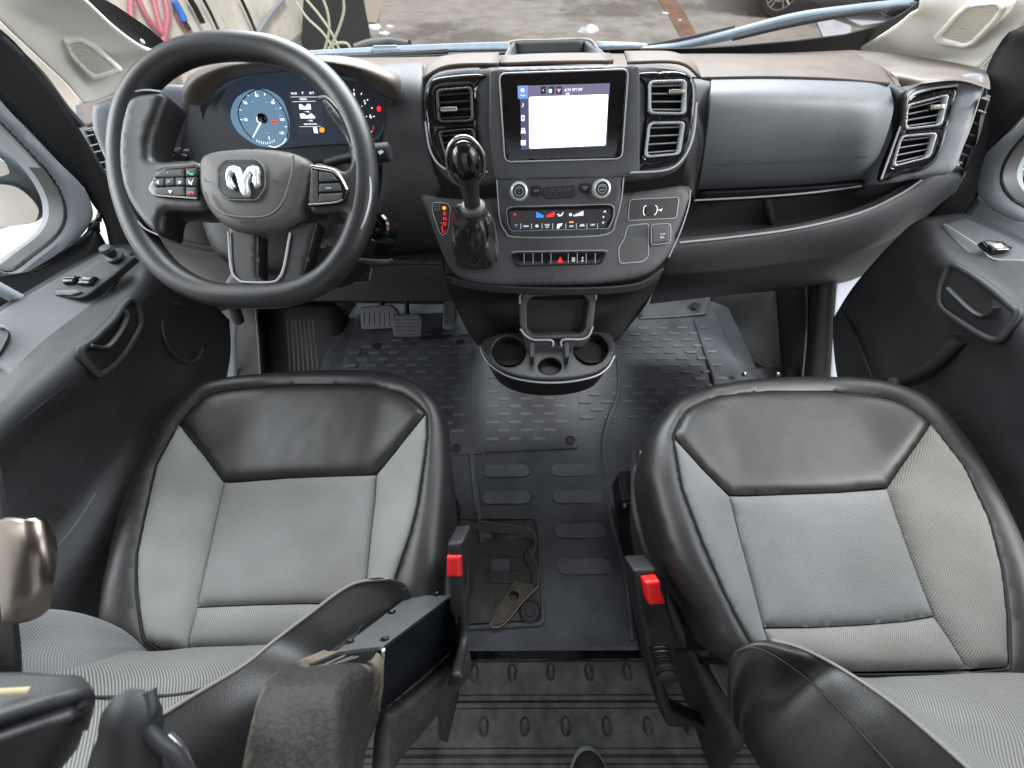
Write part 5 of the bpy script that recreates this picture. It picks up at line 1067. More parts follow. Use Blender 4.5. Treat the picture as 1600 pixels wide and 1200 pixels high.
# brake-release / light switch chip
relief('park_switch_bezel', rr([(323, 357), (356, 358), (357, 382), (334, 383), (328, 378)], 3), Plane(QY(340, 370, .79), 35), MT['satin'], dash, edge=.003, depth=.02, step=.006)
pk = relief('park_switch', rr([(331, 364), (350, 365), (351, 379), (336, 380)], 2), Plane(QY(340, 370, .785), 35), MT['dark'], dash, edge=.001, depth=.004, step=.006)
PKP = Plane(QY(340, 370, .785), 35); text('P', PKP, 340, 369, 4.5, MT['print'], pk, .001); text('PARK', PKP, 341, 375, 3, MT['print'], pk, .001)
# ignition
ig = lathe('ignition_barrel', QD(590, 355, .68), -CF*.8+np.array([-.2, -.3, 0]), [(.024, -.03), (.024, .004), (.021, .008), (.015, .006), (.013, .014), (.009, .016)], MT['gloss'], dash, n=36)
# left vent, side cheeks and left demister
LV = Plane(QY(240, 190, .84), 25, 15)
relief('left_pod', cr([(140, 165), (150, 158), (215, 135), (270, 130), (300, 140), (290, 180), (275, 230), (262, 262), (220, 262), (196, 300), (186, 310), (165, 255), (142, 205)], 4, True), LV, MT['silver'], dash, edge=.012, depth=.08, step=.014)
relief('vent_bezel', cr([(200, 205), (236, 196), (258, 205), (266, 232), (262, 260), (215, 262), (205, 240)], 4, True), LV.off(.006), MT['gloss'], dash, edge=.005, depth=.01, step=.01)
for P in ([(222, 204), (245, 206), (256, 225), (256, 248)], [(222, 199), (250, 199), (264, 220), (268, 248)]): tube('vent_ring', [LV.p3(*LV.at(*p, .014), .014) for p in P], .0022, MT['steel'], dash, n=6)
relief('vent_tab', rr([(232, 219), (248, 221), (248, 229), (231, 227)], 2), LV.off(.015), MT['satin'], dash, edge=.002, depth=.008, step=.005)
patch('left_shoulder', [Yr([(128, 162, .98), (160, 150, 1.0), (205, 125, 1.08), (255, 96, 1.16)]), Yr([(134, 178, .90), (180, 160, .90), (225, 140, .95), (290, 115, 1.0)]), Yr([(138, 200, .86), (185, 185, .86), (240, 165, .88), (300, 145, .92)])], MT['dash_top'], dash, n=6, thick=.006)
P = [(138, 202), (150, 232), (166, 265), (182, 296)]; c_ = cr(P, 6)
tube('demister_slot', [QY(x, y, .83) for x, y in P], .007, MT['black'], dash, n=6)
for k in range(8):
    x, y = c_[int(k*(len(c_)-1)/7)]; tube('demister_rib', [QY(x-6, y+1, .822), QY(x+6, y-2, .822)], .0014, MT['silver'], dash, n=5, sub=1)
patch('end_cap', [Yr([(128, 162, .96), (135, 200, .88), (155, 245, .86), (180, 300, .85), (200, 345, .86)]), Yr([(118, 165, 1.1), (124, 205, 1.05), (145, 255, 1.0), (170, 320, 1.0), (190, 370, 1.0)])], MT['dark'], dash, n=4)
# ================= instrument cluster
cl = thing('instrument_cluster', 'instrument cluster with blue-lit speedometer and dark rev counter behind the wheel', 'instrument cluster', tuple(QY(470, 180, .86)))
IC = Plane(QY(470, 175, .86), 22)
relief('cluster_surround', cr([(276, 240), (272, 200), (280, 165), (300, 135), (340, 110), (420, 97), (520, 100), (590, 115), (622, 135), (622, 175), (612, 225), (596, 262), (440, 270), (300, 262)], 4, True), IC.off(-.004), mat('surround_plastic', (.06, .065, .072), .45, bump=.3, bscale=800), cl, edge=.01, depth=.05, step=.014)
fo_ = cr([(340, 175), (348, 150), (362, 130), (395, 116), (450, 112), (520, 116), (580, 126), (606, 142), (606, 175), (596, 208), (578, 222), (500, 226), (430, 232), (395, 230), (360, 205)], 4, True)
relief('cluster_face', fo_, IC.off(.003), E_['face'], cl, depth=.004, step=.02)
sp_ = relief('speedometer', cr([(360, 178), (368, 155), (385, 143), (400, 139), (420, 141), (440, 155), (450, 180), (452, 202), (447, 222), (425, 230), (400, 226), (378, 212), (366, 198)], 5, True), IC.off(.0042), E_['gauge'], cl, depth=.002, step=.02)
I2 = IC.off(.0048)
def mk(P, k, par, h=.0): return relief('mark', P, I2.off(h), E_[k], par, depth=.0003, step=.02)
tube('gauge_ring', [I2.p3(*I2.at(*p)) for p in ((394, 217), (380, 200), (372, 178), (378, 158), (392, 144), (408, 140), (428, 152), (442, 170), (451, 195), (448, 217))], .0009, MT['seam'], sp_, n=5)
tube('gauge_arc', [I2.p3(*I2.at(*p)) for p in ((447, 216), (442, 224), (430, 230), (420, 228))], .0008, E_['wht'], sp_, n=5)
for s, x, y, h_ in (('20', 384, 187, 4.5), ('40', 383.5, 161, 4.5), ('60', 401, 149.5, 4.5), ('80', 426.5, 160.5, 4.5), ('100', 440.5, 187, 4.2), ('120', 440, 208, 4.2)): text(s, I2, x, y, h_, E_['wht'], sp_, .0003)
for s, x, y in (('40', 387, 170), ('80', 395, 159), ('120', 417, 160), ('160', 431, 170), ('180', 438, 181), ('MPH', 418, 208)): text(s, I2, x, y, 2.3, E_['pale'], sp_, .0003)
for x, y, x2, y2 in ((399, 143, 399.5, 147), (386, 147.5, 388, 150), (378, 157, 381, 158), (414, 146, 413, 149), (428, 155, 426.5, 157), (439, 168, 437, 169.5), (376, 187, 379, 187), (448, 198, 445, 198), (374, 171, 377, 172)): tube('mark', [I2.p3(*I2.at(x, y)), I2.p3(*I2.at(x2, y2))], .0007, E_['wht'], sp_, n=4, sub=1)
for k in range(9): 
    x = 401+k*3.4; y = 218+4*math.sin(math.pi*k/8); tube('mark', [I2.p3(*I2.at(x, y)), I2.p3(*I2.at(x+.8, y+3.6))], .0006, E_['wht'], sp_, n=4, sub=1)
tube('mark', [I2.p3(*I2.at(420, 213)), I2.p3(*I2.at(421, 218))], .0008, E_['wht'], sp_, n=4, sub=1)
mk(circle(428, 190.5, 4.5, 2.4, 12), 'red', sp_, .0004)
lathe('needle_hub', I2.p3(*I2.at(411, 185)), I2.n, [(.0085, 0), (.008, .005), (.005, .006)], MT['gloss'], sp_, n=24)
tube('needle', [I2.p3(*I2.at(408, 190, .004), .004), I2.p3(*I2.at(395, 215, .002), .002)], lambda t: .0016-.0008*t, E_['wht'], sp_, n=6, sub=1)
tube('needle_ring', [I2.p3(*I2.at(407+6*math.cos(t), 186+6*math.sin(t), .004), .004) for t in np.linspace(-.3, 4.6, 16)], .0008, E_['wht'], sp_, n=5, sub=1)
ld = relief('trip_display', [(450, 143), (490, 143), (503, 160), (508, 209), (466, 210)], IC.off(.0042), E_['lcd'], cl, depth=.001, step=.02)
text('10:12:56', I2, 459, 146, 3, E_['wht'], ld, .0003, stretch=.8); text('P', I2, 473, 145.5, 4, E_['wht'], ld, .0003); text('82°F', I2, 487, 145.5, 3.4, E_['wht'], ld, .0003)
text('MENU', I2, 474, 155, 3.4, E_['wht'], ld, .0003); text('-- mpg', I2, 479, 174, 2.6, E_['wht'], ld, .0003); text('-- mpg', I2, 484, 188, 2.6, E_['wht'], ld, .0003)
text('Vehicle Oil to Reset', I2, 485, 193.8, 2.6, E_['wht'], ld, .0003, stretch=.8)
for a_, b_ in (((454, 151.5), (496, 151.5)), ((457, 159), (493, 158)), ((468, 198), (501, 197.5))): tube('rule', [I2.p3(*I2.at(*a_)), I2.p3(*I2.at(*b_))], .0003, E_['wht'], ld, n=4, sub=1)
mk([(467, 163), (471, 163), (476, 167), (481, 162), (485, 163), (486, 171), (468, 171)], 'wht', ld, .0003); mk([(468, 178), (474, 177), (480, 181), (486, 177), (492, 182), (492, 185), (470, 185)], 'wht', ld, .0003)
mk([(489, 199), (495, 199), (497, 208), (491, 208)], 'wht', ld, .0003); mk(circle(503, 203, 4, 4, 14), 'orange', ld, .0003)
rv = relief('rev_counter', cr([(520, 130), (545, 126), (575, 132), (600, 148), (602, 175), (592, 208), (570, 220), (540, 218)], 4, True), IC.off(.0042), E_['gdark'], cl, depth=.001, step=.02)
for s, x, y in (('4', 553, 147.5), ('5', 570, 160), ('6', 579, 182), ('7', 575, 202)): text(s, I2, x, y, 6.5, E_['wht'], rv, .0003)
for x, y, x2, y2 in ((541, 137, 542, 140), (553, 139, 553, 142), (565, 145, 564, 148), (575, 155, 573.5, 157), (582, 168, 580, 169.5), (585.5, 182, 583, 182), (572, 182, 573.5, 182), (552, 154, 552.5, 155.5), (565, 165, 566, 166.5), (581, 206, 579, 205), (559, 179, 558, 178), (577, 214, 579, 209)): tube('mark', [I2.p3(*I2.at(x, y)), I2.p3(*I2.at(x2, y2))], .0007, E_['wht'], rv, n=4, sub=1)
tube('red_zone', [I2.p3(*I2.at(584, 196)), I2.p3(*I2.at(582, 206))], .0005, E_['red'], rv, n=4, sub=1)
mk(circle(592, 170, 3.2, 4.5, 12), 'red', rv, .0006)
# hood over the cluster
def _h(L): return [QY(*p) for p in L]
lip = [(312, 166, .775), (322, 156, .765), (336, 142, .76), (360, 125, .76), (392, 117, .76), (440, 112, .76), (490, 109, .76), (540, 117, .765), (575, 134, .77), (600, 149, .78), (616, 157, .79)]
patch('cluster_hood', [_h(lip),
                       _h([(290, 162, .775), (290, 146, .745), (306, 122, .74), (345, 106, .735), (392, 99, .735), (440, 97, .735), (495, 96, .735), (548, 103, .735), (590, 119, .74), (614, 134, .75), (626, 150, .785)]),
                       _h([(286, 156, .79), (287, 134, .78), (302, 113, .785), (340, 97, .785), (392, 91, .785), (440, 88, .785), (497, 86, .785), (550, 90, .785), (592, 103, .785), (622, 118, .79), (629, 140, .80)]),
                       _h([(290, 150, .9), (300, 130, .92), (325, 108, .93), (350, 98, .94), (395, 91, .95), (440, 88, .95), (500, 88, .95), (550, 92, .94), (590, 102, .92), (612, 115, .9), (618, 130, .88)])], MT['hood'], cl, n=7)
patch('hood_liner', [_h([(a, b+1, c) for a, b, c in lip]),
                     _h([(318, 190, .82), (321, 175, .83), (332, 158, .85), (362, 132, .85), (400, 117, .85), (445, 113, .85), (500, 115, .85), (548, 122, .85), (590, 136, .85), (605, 150, .85), (608, 170, .85)])], MT['dash'], cl, n=6)
# column shroud + stalks
co = thing('steering_column', 'black steering column shroud with wiper and light stalks behind the wheel', 'steering column', tuple(QD(430, 300, .68)))
WP = Plane(QX(383, 262, -.46), 53)
relief('column_shroud', cr([(300, 250), (380, 236), (470, 240), (520, 235), (545, 250), (548, 330), (520, 400), (470, 425), (400, 425), (330, 400), (300, 330)], 4, True), WP.off(-.11), MT['black'], co, edge=.03, depth=.10, step=.018)
st = tube('light_stalk', [WP.p3(*WP.at(300, 243, -.05), -.05), WP.p3(*WP.at(270, 242, -.045), -.045), WP.p3(*WP.at(243, 242, -.04), -.04), WP.p3(*WP.at(236, 243, -.04), -.04)], lambda t: .0085 if t < .9 else .006, MT['dark'], co, n=16)
for x in (253, 282): tube('stalk_collar', [WP.p3(*WP.at(x, 242, -.045), -.045), WP.p3(*WP.at(x+7, 242, -.045), -.045)], .0098, MT['black'], st, n=16, sub=1)
for s, x in (('o', 270), ('=o', 288)): text(s, WP.off(-.034), x, 242, 5, MT['print'], st, .0)
s2 = tube('wiper_stalk', [WP.p3(*WP.at(510, 255, -.07), -.07), WP.p3(*WP.at(545, 246, -.06), -.06), WP.p3(*WP.at(580, 240, -.05), -.05)], .007, MT['black'], co, n=12)
tube('stalk_head', [WP.p3(*WP.at(580, 240, -.05), -.05), WP.p3(*WP.at(603, 238, -.05), -.05), WP.p3(*WP.at(610, 238, -.05), -.05)], lambda t: .0135 if t < .85 else .011, MT['dark'], s2, n=20)
relief('stalk_print', [(590, 237), (596, 234), (600, 237), (594, 242)], WP.off(-.036), MT['print'], s2, depth=.0004, step=.01)
for (x, y) in ((505, 381), (519, 378)): lathe('lock_cylinder', QD(x, y, .66), -CF, [(.008, 0), (.008, .003), (.004, .002)], MT['steel'], co, n=16)
tube('release_lever', [QD(545, 405, .64), QD(575, 408, .63), QD(606, 409, .62), QD(612, 405, .62)], .005, MT['dark'], co, n=10, flat=.6)
# ================= steering wheel
sw_ = thing('steering_wheel', 'black flat-bottomed steering wheel with silver ram head emblem on its hub', 'steering wheel', tuple(WP.o))
rim = [(383, 73), (440, 83), (495, 113), (538, 162), (564, 222), (571, 285), (562, 345), (540, 397), (503, 438), (450, 459), (383, 463), (322, 456), (268, 427), (230, 382), (206, 328), (193, 270), (193, 212), (206, 160), (237, 115), (282, 86), (332, 74)]
rp = [WP.p3(*WP.at(*p)) for p in rim]
tube('rim', rp, .0178, MT['wheelm'], sw_, n=28, sub=10, closed=True)
L1 = [(200, 150), (225, 142), (253, 144), (246, 172), (234, 207), (231, 232), (242, 249), (312, 252), (325, 325), (262, 329), (251, 341), (246, 366), (224, 352), (202, 322), (189, 290), (183, 250), (184, 210), (190, 176)]
L2 = [(499, 153), (510, 152), (528, 172), (547, 204), (563, 240), (575, 280), (575, 315), (562, 355), (542, 372), (542, 350), (535, 332), (480, 328), (484, 256), (520, 257), (536, 264), (546, 250), (544, 230), (530, 205), (512, 180)]
gm = mat('spoke_plastic', (.014, .014, .0145), .38, bump=.25, bscale=900)
relief('spoke', cr(L1, 4, True), WP.off(.0165), gm, sw_, edge=.010, depth=.030, step=.007, h=lambda X, Y, D: .002*np.exp(-((X+.17)/.02)**2))
relief('spoke', cr(L2, 4, True), WP.off(.0165), gm, sw_, edge=.009, depth=.030, step=.007)
tube('inlay_edge', [WP.p3(*WP.at(*p, .0125), .0125) for p in ((498, 152), (512, 153), (530, 172), (550, 204), (566, 240), (578, 280), (578, 315), (565, 355), (543, 373))], .0016, MT['line'], sw_, n=6)
tube('inlay_edge', [WP.p3(*WP.at(*p, .012), .012) for p in ((252, 143), (225, 141), (199, 149), (188, 176), (182, 210), (181, 250), (187, 292), (200, 323), (223, 354), (247, 367))], .0012, MT['line'], sw_, n=6)
relief('lower_spoke', rr([(355, 345), (360, 425), (345, 448), (360, 462), (470, 462), (492, 448), (474, 430), (496, 345)], 5), WP.off(.006), gm, sw_, edge=.004, depth=.02, step=.008, holes=[rr([(402, 352), (402, 431), (408, 437), (428, 437), (438, 430), (450, 352)], 4)])
tube('spoke_trim', [WP.p3(*WP.at(*p, .008), .008) for p in ((357, 362), (361, 420), (372, 437), (386, 441), (424, 441), (436, 434), (444, 415), (453, 364))], .0015, MT['line'], sw_, n=8, sub=4)
hubo = cr([(308, 262), (311, 246), (324, 236), (350, 231), (398, 228.5), (445, 233), (475, 243), (488, 256), (487, 275), (482, 298), (472, 322), (458, 343), (436, 355), (407, 361), (380, 361), (350, 352), (328, 333), (312, 305), (307, 280)], 5, True)
def hubh(X, Y, D): return .012*(1-np.exp(-D/.03))
hb = relief('airbag_cover', hubo, WP.off(.018), MT['hubm'], sw_, edge=.010, depth=.05, step=.006, h=hubh)
hz = .018+.0105
tube('cover_crease', [WP.p3(*WP.at(*p, hz), hz) for p in ((320, 300), (328, 318), (345, 332), (365, 338), (400, 340), (425, 334), (443, 315), (453, 285), (458, 262), (458, 244))], .0016, MT['hubm'], hb, n=8)
EM = WP.off(hz+.0010)
relief('emblem_plate', rr([(341, 264), (353, 252), (401, 251), (413, 264), (413, 293), (401, 311), (356, 311), (342, 297)], 5), EM, MT['dark'], hb, edge=.002, depth=.006, step=.006)
tube('emblem_rim', [EM.p3(*EM.at(*p)) for p in rr([(340, 263), (352, 250.5), (401, 249.5), (414, 263), (414, 294), (402, 312.5), (355, 312.5), (341, 298)], 6)], .0014, MT['hubm'], hb, n=6, sub=1, closed=True)
em_ = EM.off(.006)
head = [(371, 266), (377, 271), (381, 270), (386, 266), (388, 273), (385, 284), (387, 296), (385, 304), (379, 306), (374, 298), (371, 288), (368, 276)]
hl = [(376, 269), (372, 260), (364, 257.5), (356, 259), (352, 266), (351, 276), (353, 288), (357, 293.5), (362, 294.5), (360, 287), (357, 279), (358, 272), (362, 268), (366, 270), (368, 276), (371, 284), (374, 284)]
hr_ = [(380, 269), (386, 260), (394, 257.5), (401, 259), (403, 266), (402, 274), (403, 286), (400, 290.5), (395, 292), (396, 284), (396, 277), (394, 272), (391, 270), (389, 276), (386, 284), (382, 284)]
emb = [relief('e', P, em_, MT['badge'], None, edge=.0022, depth=.004, step=.003) for P in (hl, hr_)]+[relief('e', head, em_.off(.0008), MT['badge'], None, edge=.0026, depth=.005, step=.003)]
for P in ([(359, 274), (362, 283), (367, 291), (364, 293), (360, 284)], [(397, 272), (398, 282), (397, 289), (393, 283), (394, 274)]): emb.append(relief('e', P, em_.off(-.001), MT['badge'], None, edge=.001, depth=.003, step=.003))
merge('ram_emblem', emb, None, hb)
text('AIRBAG', WP, 387, 348, 5, MT['printd'], hb, hz-.0015, stretch=1.1)
for P in ([(320, 279), (321, 284), (328, 284)], [(426, 282), (437, 283), (438, 286)]): tube('horn_mark', [WP.p3(*WP.at(*p, hz), hz) for p in P], .0006, MT['dark'], hb, n=5, sub=1)
# button pods
def pod(P, quads, prints, nm):
    p_ = relief(nm, rr(P, 4), WP.off(.020), MT['gloss'], sw_, edge=.002, depth=.008, step=.006)
    for Q in quads: relief('button', rr(Q, 2), WP.off(.0225), MT['dark'], p_, edge=.0012, depth=.004, step=.004)
    for s, x, y, h_, k in prints: text(s, WP, x, y, h_, E_[k] if k in E_ else MT[k], p_, .0232)
    return p_
lp = pod([(232, 290), (245, 268), (258, 262), (307, 258), (309, 311), (238, 306), (230, 296)], [[(239, 277), (250, 266), (286, 263), (287, 276)], [(238, 279), (256, 278), (256, 290), (240, 291)], [(258, 278), (272, 277), (272, 289), (258, 290)], [(274, 277), (287, 277), (288, 289), (274, 290)], [(241, 293), (287, 291), (288, 306), (248, 304)], [(290, 263), (306, 262), (306, 274), (290, 275)], [(290, 277), (306, 276), (306, 290), (290, 290)], [(290, 292), (306, 292), (306, 307), (290, 306)]],
    [('‹', 247, 284.5, 6, 'wht'), ('OK', 263, 284, 3, 'print'), ('›', 280, 284.5, 6, 'wht'), ('v', 265, 299, 3.5, 'print'), ('^', 262, 271, 4, 'print')], 'button_pod')
def wic(P, k): relief('symbol', P, WP.off(.0236), E_[k], lp, depth=.0003, step=.01)
wic([(247.5, 281.5), (247.5, 287.5), (243, 284.5)], 'wht'); wic([(279, 281.5), (279, 287.5), (283.5, 284.5)], 'wht'); wic([(262.5, 297.5), (268.5, 297.5), (265.5, 302)], 'wht')
wic([(293, 266), (296, 270), (301, 271), (302, 274), (297, 273), (292, 269)], 'green'); wic([(293, 302), (295, 299), (301, 299), (303, 302), (300, 302.5), (299, 301), (297, 301), (296, 302.5)], 'red'); wic([(294, 280), (298, 286), (302, 279), (299, 287), (300, 289), (295, 287)], 'wht')
pod([(485, 260), (520, 266), (532, 277), (543, 298), (537, 313), (528, 318), (482, 322)], [[(486, 265), (496, 267), (496, 320), (483, 320)], [(498, 268), (518, 270), (528, 282), (498, 284)], [(498, 287), (530, 286), (534, 298), (498, 300)], [(498, 303), (535, 301), (532, 313), (497, 317)]], [('CAN', 513, 294, 3, 'print')], 'button_pod')
for P in ([(244, 266), (262, 260), (306, 256.5)], [(242, 305), (308, 310)], [(486, 259), (520, 265), (533, 277), (543, 296)], [(482, 320), (520, 317), (536, 312)]): tube('pod_edge', [WP.p3(*WP.at(*p, .022), .022) for p in P], .0011, MT['satin'], sw_, n=6, sub=3)

# ================= footwell
struct(box('firewall', (0, 1.48, .4), (1.9, .04, .9), MT['black'], bev=.01))
kp = thing('kick_panel', 'black ribbed plastic footwell side panel left of the pedals', 'trim panel', (-.9, 1.1, .2))
patch('panel', [Yr([(360, 470, 1.25), (362, 530, 1.1), (368, 620, .92)]), Yr([(400, 470, 1.22), (405, 530, 1.08), (412, 620, .90)]), Yr([(430, 472, 1.28), (434, 530, 1.15), (440, 620, .97)]), Yr([(520, 472, 1.30), (530, 530, 1.17), (535, 620, .99)]), Yr([(556, 472, 1.38), (548, 540, 1.22), (540, 620, 1.04)])], MT['black'], kp, n=6, thick=.01)
for k in range(7): tube('rib', Yr([(449+k*6.5, 500, 1.19), (451.5+k*7, 545, 1.105), (454+k*7.4, 600, .985)]), .0022, MT['steel'], kp, n=6)
tube('edge_ridge', Yr([(400, 478, 1.20), (404, 530, 1.07), (408, 600, .92)]), .006, MT['steel'], kp, n=8)
tube('hinge_bracket', Yr([(338, 478, .95), (360, 475, .97), (372, 500, 1.0)]), .02, MT['black'], kp, n=8)
kq = thing('wheel_arch_panel', 'black plastic wheel arch panel in the passenger footwell', 'trim panel', (.9, 1.1, .2))
patch('panel', [Yr([(1105, 450, 1.40), (1110, 500, 1.30), (1180, 580, 1.05)]), Yr([(1160, 440, 1.38), (1180, 510, 1.22), (1210, 590, 1.0)]), Yr([(1220, 440, 1.35), (1222, 520, 1.16), (1225, 610, .95)])], MT['dark'], kq, n=6, thick=.01)
patch('door_step_panel', [Yr([(1212, 440, 1.36), (1214, 520, 1.18), (1218, 620, .97)]), Yr([(1260, 420, 1.1), (1257, 500, 1.0), (1250, 620, .84)]), Yr([(1310, 395, 1.06), (1303, 500, .95), (1296, 620, .81)])], MT['black'], kq, n=6, thick=.01)
tube('panel_ridge', Yr([(1258, 440, 1.06), (1260, 500, .99), (1252, 600, .84)]), .005, MT['dark'], kq, n=8)
tube('panel_ridge', Yr([(1115, 505, 1.28), (1150, 545, 1.16), (1200, 575, 1.02)]), .008, MT['dark'], kq, n=8)
bx_ = relief('bracket', rr([(1135, 592), (1138, 582), (1150, 577), (1222, 573), (1228, 590), (1232, 612), (1135, 610)], 5), Plane(QY(1180, 595, .93), 50), MT['dark'], kq, edge=.006, depth=.03, step=.01)
for x in (1163, 1215): lathe('bolt', QY(x, 585, .90), (0, -.6, .8), [(.009, -.004), (.009, .005), (.005, .006)], MT['gloss'], kq, n=14)
# pedals
def pedal(nm, lab, P, Y, hor, n_):
    p = thing(nm, lab, 'pedal', tuple(QY(*np.mean(P, 0), Y))); pl = Plane(QY(*np.mean(P, 0), Y), 38)
    pa = relief('pad', rr(P, 5), pl, MT['rubber2'], p, edge=.004, depth=.015, step=.008)
    (x0, y0), (x1, y1) = np.min(P, 0), np.max(P, 0)
    for k in range(n_):
        f = (k+.8)/(n_+.6)
        q = [(x0+5, y0+(y1-y0)*f), (x1-5, y0+(y1-y0)*f)] if hor else [(x0+(x1-x0)*f, y0+(13 if n_ == 7 else 5)), (x0+(x1-x0)*f, y1-6)]
        tube('tread', [pl.p3(*pl.at(*c, .001), .001) for c in q], .0022, MT['rubber2'], p, n=6, sub=1)
    a_ = QY(*np.mean(P, 0), Y+.02); tube('arm', [a_, a_+np.array([0, .12, .12]), a_+np.array([0, .16, .3])], .01, MT['black'], p, n=8)
pedal('foot_rest', 'ribbed black foot rest left of the brake pedal', [(562, 480), (610, 476), (622, 486), (620, 506), (612, 513), (564, 515)], 1.18, False, 7)
pedal('brake_pedal', 'black brake pedal with horizontal ribs', [(620, 492), (655, 490), (660, 500), (658, 526), (616, 527), (612, 512)], 1.10, True, 6)
pedal('accelerator_pedal', 'slim ribbed accelerator pedal beside the console', [(693, 470), (713, 470), (712, 495), (709, 515), (691, 515)], 1.14, False, 5)
# white body door apertures
for nm, P, Y in (('sill_white', None, None),): pass
wb = thing('door_aperture', 'white painted body edge showing in the gap beside the passenger door', 'body panel', (.95, 1.0, .3))
patch('painted_edge', [Yr([(1425, 345, 1.12), (1370, 385, 1.10), (1312, 430, 1.08), (1303, 500, 1.0), (1300, 540, .95), (1294, 640, .84)]), Yr([(1470, 345, 1.15), (1420, 400, 1.14), (1350, 450, 1.12), (1340, 500, 1.05), (1335, 560, .98), (1325, 640, .87)])], MT['white'], wb, n=5, thick=.01)
wb = thing('door_aperture', 'white painted body edge showing in the gap beside the driver door', 'body panel', (-.95, 1.0, .3))
patch('painted_edge', [Yr([(235, 395, 1.08), (300, 450, 1.06), (340, 480, 1.05), (335, 540, 1.0), (330, 640, .9)]), Yr([(300, 400, 1.12), (350, 455, 1.10), (372, 480, 1.08), (370, 540, 1.03), (372, 640, .92)])], MT['white'], wb, n=5, thick=.01)

# ================= doors
def Xr(L): return [QX(*p) for p in L]
ld_ = thing('driver_door', 'black driver door trim with window, grab handle and window switches at the left', 'door', (-.85, .5, .5))
patch('door_card', [Xr([(176, 392, -.87), (205, 388, -.84), (228, 398, -.80), (262, 420, -.79), (300, 450, -.80), (330, 478, -.82), (352, 500, -.86)]),
                    Xr([(120, 420, -.88), (180, 425, -.82), (222, 440, -.765), (255, 470, -.78), (290, 510, -.80), (325, 545, -.82), (352, 565, -.86)]),
                    Xr([(60, 455, -.88), (120, 480, -.82), (168, 515, -.762), (210, 545, -.785), (255, 600, -.80), (295, 650, -.79), (322, 690, -.84)]),
                    Xr([(15, 480, -.88), (60, 530, -.82), (112, 570, -.76), (160, 610, -.79), (190, 690, -.80), (230, 760, -.77), (270, 830, -.82)]),
                    Xr([(-50, 520, -.88), (0, 590, -.82), (35, 628, -.76), (70, 670, -.79), (110, 780, -.80), (140, 870, -.77), (190, 960, -.82)]),
                    Xr([(-180, 600, -.88), (-100, 680, -.82), (-60, 715, -.76), (-20, 760, -.79), (10, 900, -.80), (40, 1020, -.78), (80, 1120, -.82)])], MT['door'], ld_, n=8, thick=.01)
LG = Plane(QX(120, 450, -.83), 78, 0)
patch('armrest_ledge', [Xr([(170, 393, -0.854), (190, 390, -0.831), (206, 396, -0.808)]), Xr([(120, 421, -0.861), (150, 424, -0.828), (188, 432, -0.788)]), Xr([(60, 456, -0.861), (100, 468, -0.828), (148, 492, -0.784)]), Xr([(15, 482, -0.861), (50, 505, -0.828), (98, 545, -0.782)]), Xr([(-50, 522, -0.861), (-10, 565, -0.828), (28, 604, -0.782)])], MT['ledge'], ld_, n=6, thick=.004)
tube('card_crease', Xr([(247, 420, -.768), (225, 465, -.762), (180, 525, -.757), (120, 585, -.755), (45, 645, -.755), (-50, 720, -.755)]), .004, MT['door'], ld_, n=8)
# switch panel + knob on the ledge
SWP = Plane(QX(130, 430, -.818), 72, 30)
sp2 = relief('switch_panel', rr([(68, 462), (110, 432), (155, 404), (195, 398), (212, 400), (178, 430), (136, 462), (124, 466)], 5), SWP.off(.006), MT['dark'], ld_, edge=.002, depth=.01, step=.01)
for P in ([(95, 437), (104, 430), (122, 430), (114, 441), (96, 442)], [(122, 438), (128, 430), (150, 431), (140, 444), (118, 443)]):
    relief('window_switch', rr(P, 2), SWP.off(.012), MT['gloss'], sp2, edge=.003, depth=.008, step=.005)
tube('switch_glint', [SWP.p3(*SWP.at(*p, .0135), .0135) for p in ((98, 434), (112, 434))], .0012, MT['satin'], sp2, n=5, sub=1)
tube('switch_glint', [SWP.p3(*SWP.at(*p, .0135), .0135) for p in ((124, 436), (140, 437))], .0012, MT['satin'], sp2, n=5, sub=1)
relief('lock_switch', rr([(84, 453), (120, 452), (128, 456), (112, 461), (86, 461)], 2), SWP.off(.009), MT['steel'], sp2, edge=.001, depth=.003, step=.006)
lathe('mirror_knob', SWP.p3(*SWP.at(178, 400, .01), .007), (0, -.1, 1), [(.014, 0), (.0135, .003), (.008, .005), (.009, .012), (.011, .016), (.009, .021), (.003, .022)], MT['dark'], sp2, n=28)
# pull handle
HL = Plane(QX(170, 520, -.765), 12, 62)
ho_ = [(123, 548), (150, 525), (180, 495), (200, 468), (212, 472), (220, 495), (218, 518), (190, 560), (160, 586), (150, 582)]
HC = [(126, 549), (150, 528), (180, 498), (200, 470), (213, 475), (219, 497), (216, 516), (190, 558), (160, 584), (149, 580)]
HPL = Plane(QX(170, 525, -.748), 8, 88)
relief('handle_cup', cr(HC, 4, True), HPL, MT['black'], ld_, edge=.004, depth=.02, step=.012)  # proud black plate, painting the shade of the handle recess
tube('grab_handle', [QX(x, y, -.746) for x, y in HC], .0058, MT['door'], ld_, n=12, closed=True)
tube('inner_lever', [QX(x, y, -.740) for x, y in ((140, 540), (165, 543), (185, 522), (197, 498), (196, 484))], .006, MT['dark'], ld_, n=10, flat=.6)
tube('speaker_ring', [QX(285+34*math.cos(t)*.9+10*math.sin(t), 520+46*math.sin(t), -.775) for t in np.linspace(.6, 5.2, 24)], .003, MT['door'], ld_, n=6, sub=1)
lathe('trim_bolt', QX(276, 641, -.785), (1, 0, .3), [(.010, 0), (.009, .008), (.004, .009)], MT['dark'], ld_, n=16)
tube('panel_seam', Xr([(30, 920, -.76), (60, 885, -.76), (110, 830, -.76), (150, 770, -.76)]), .002, MT['steel'], ld_, n=6)
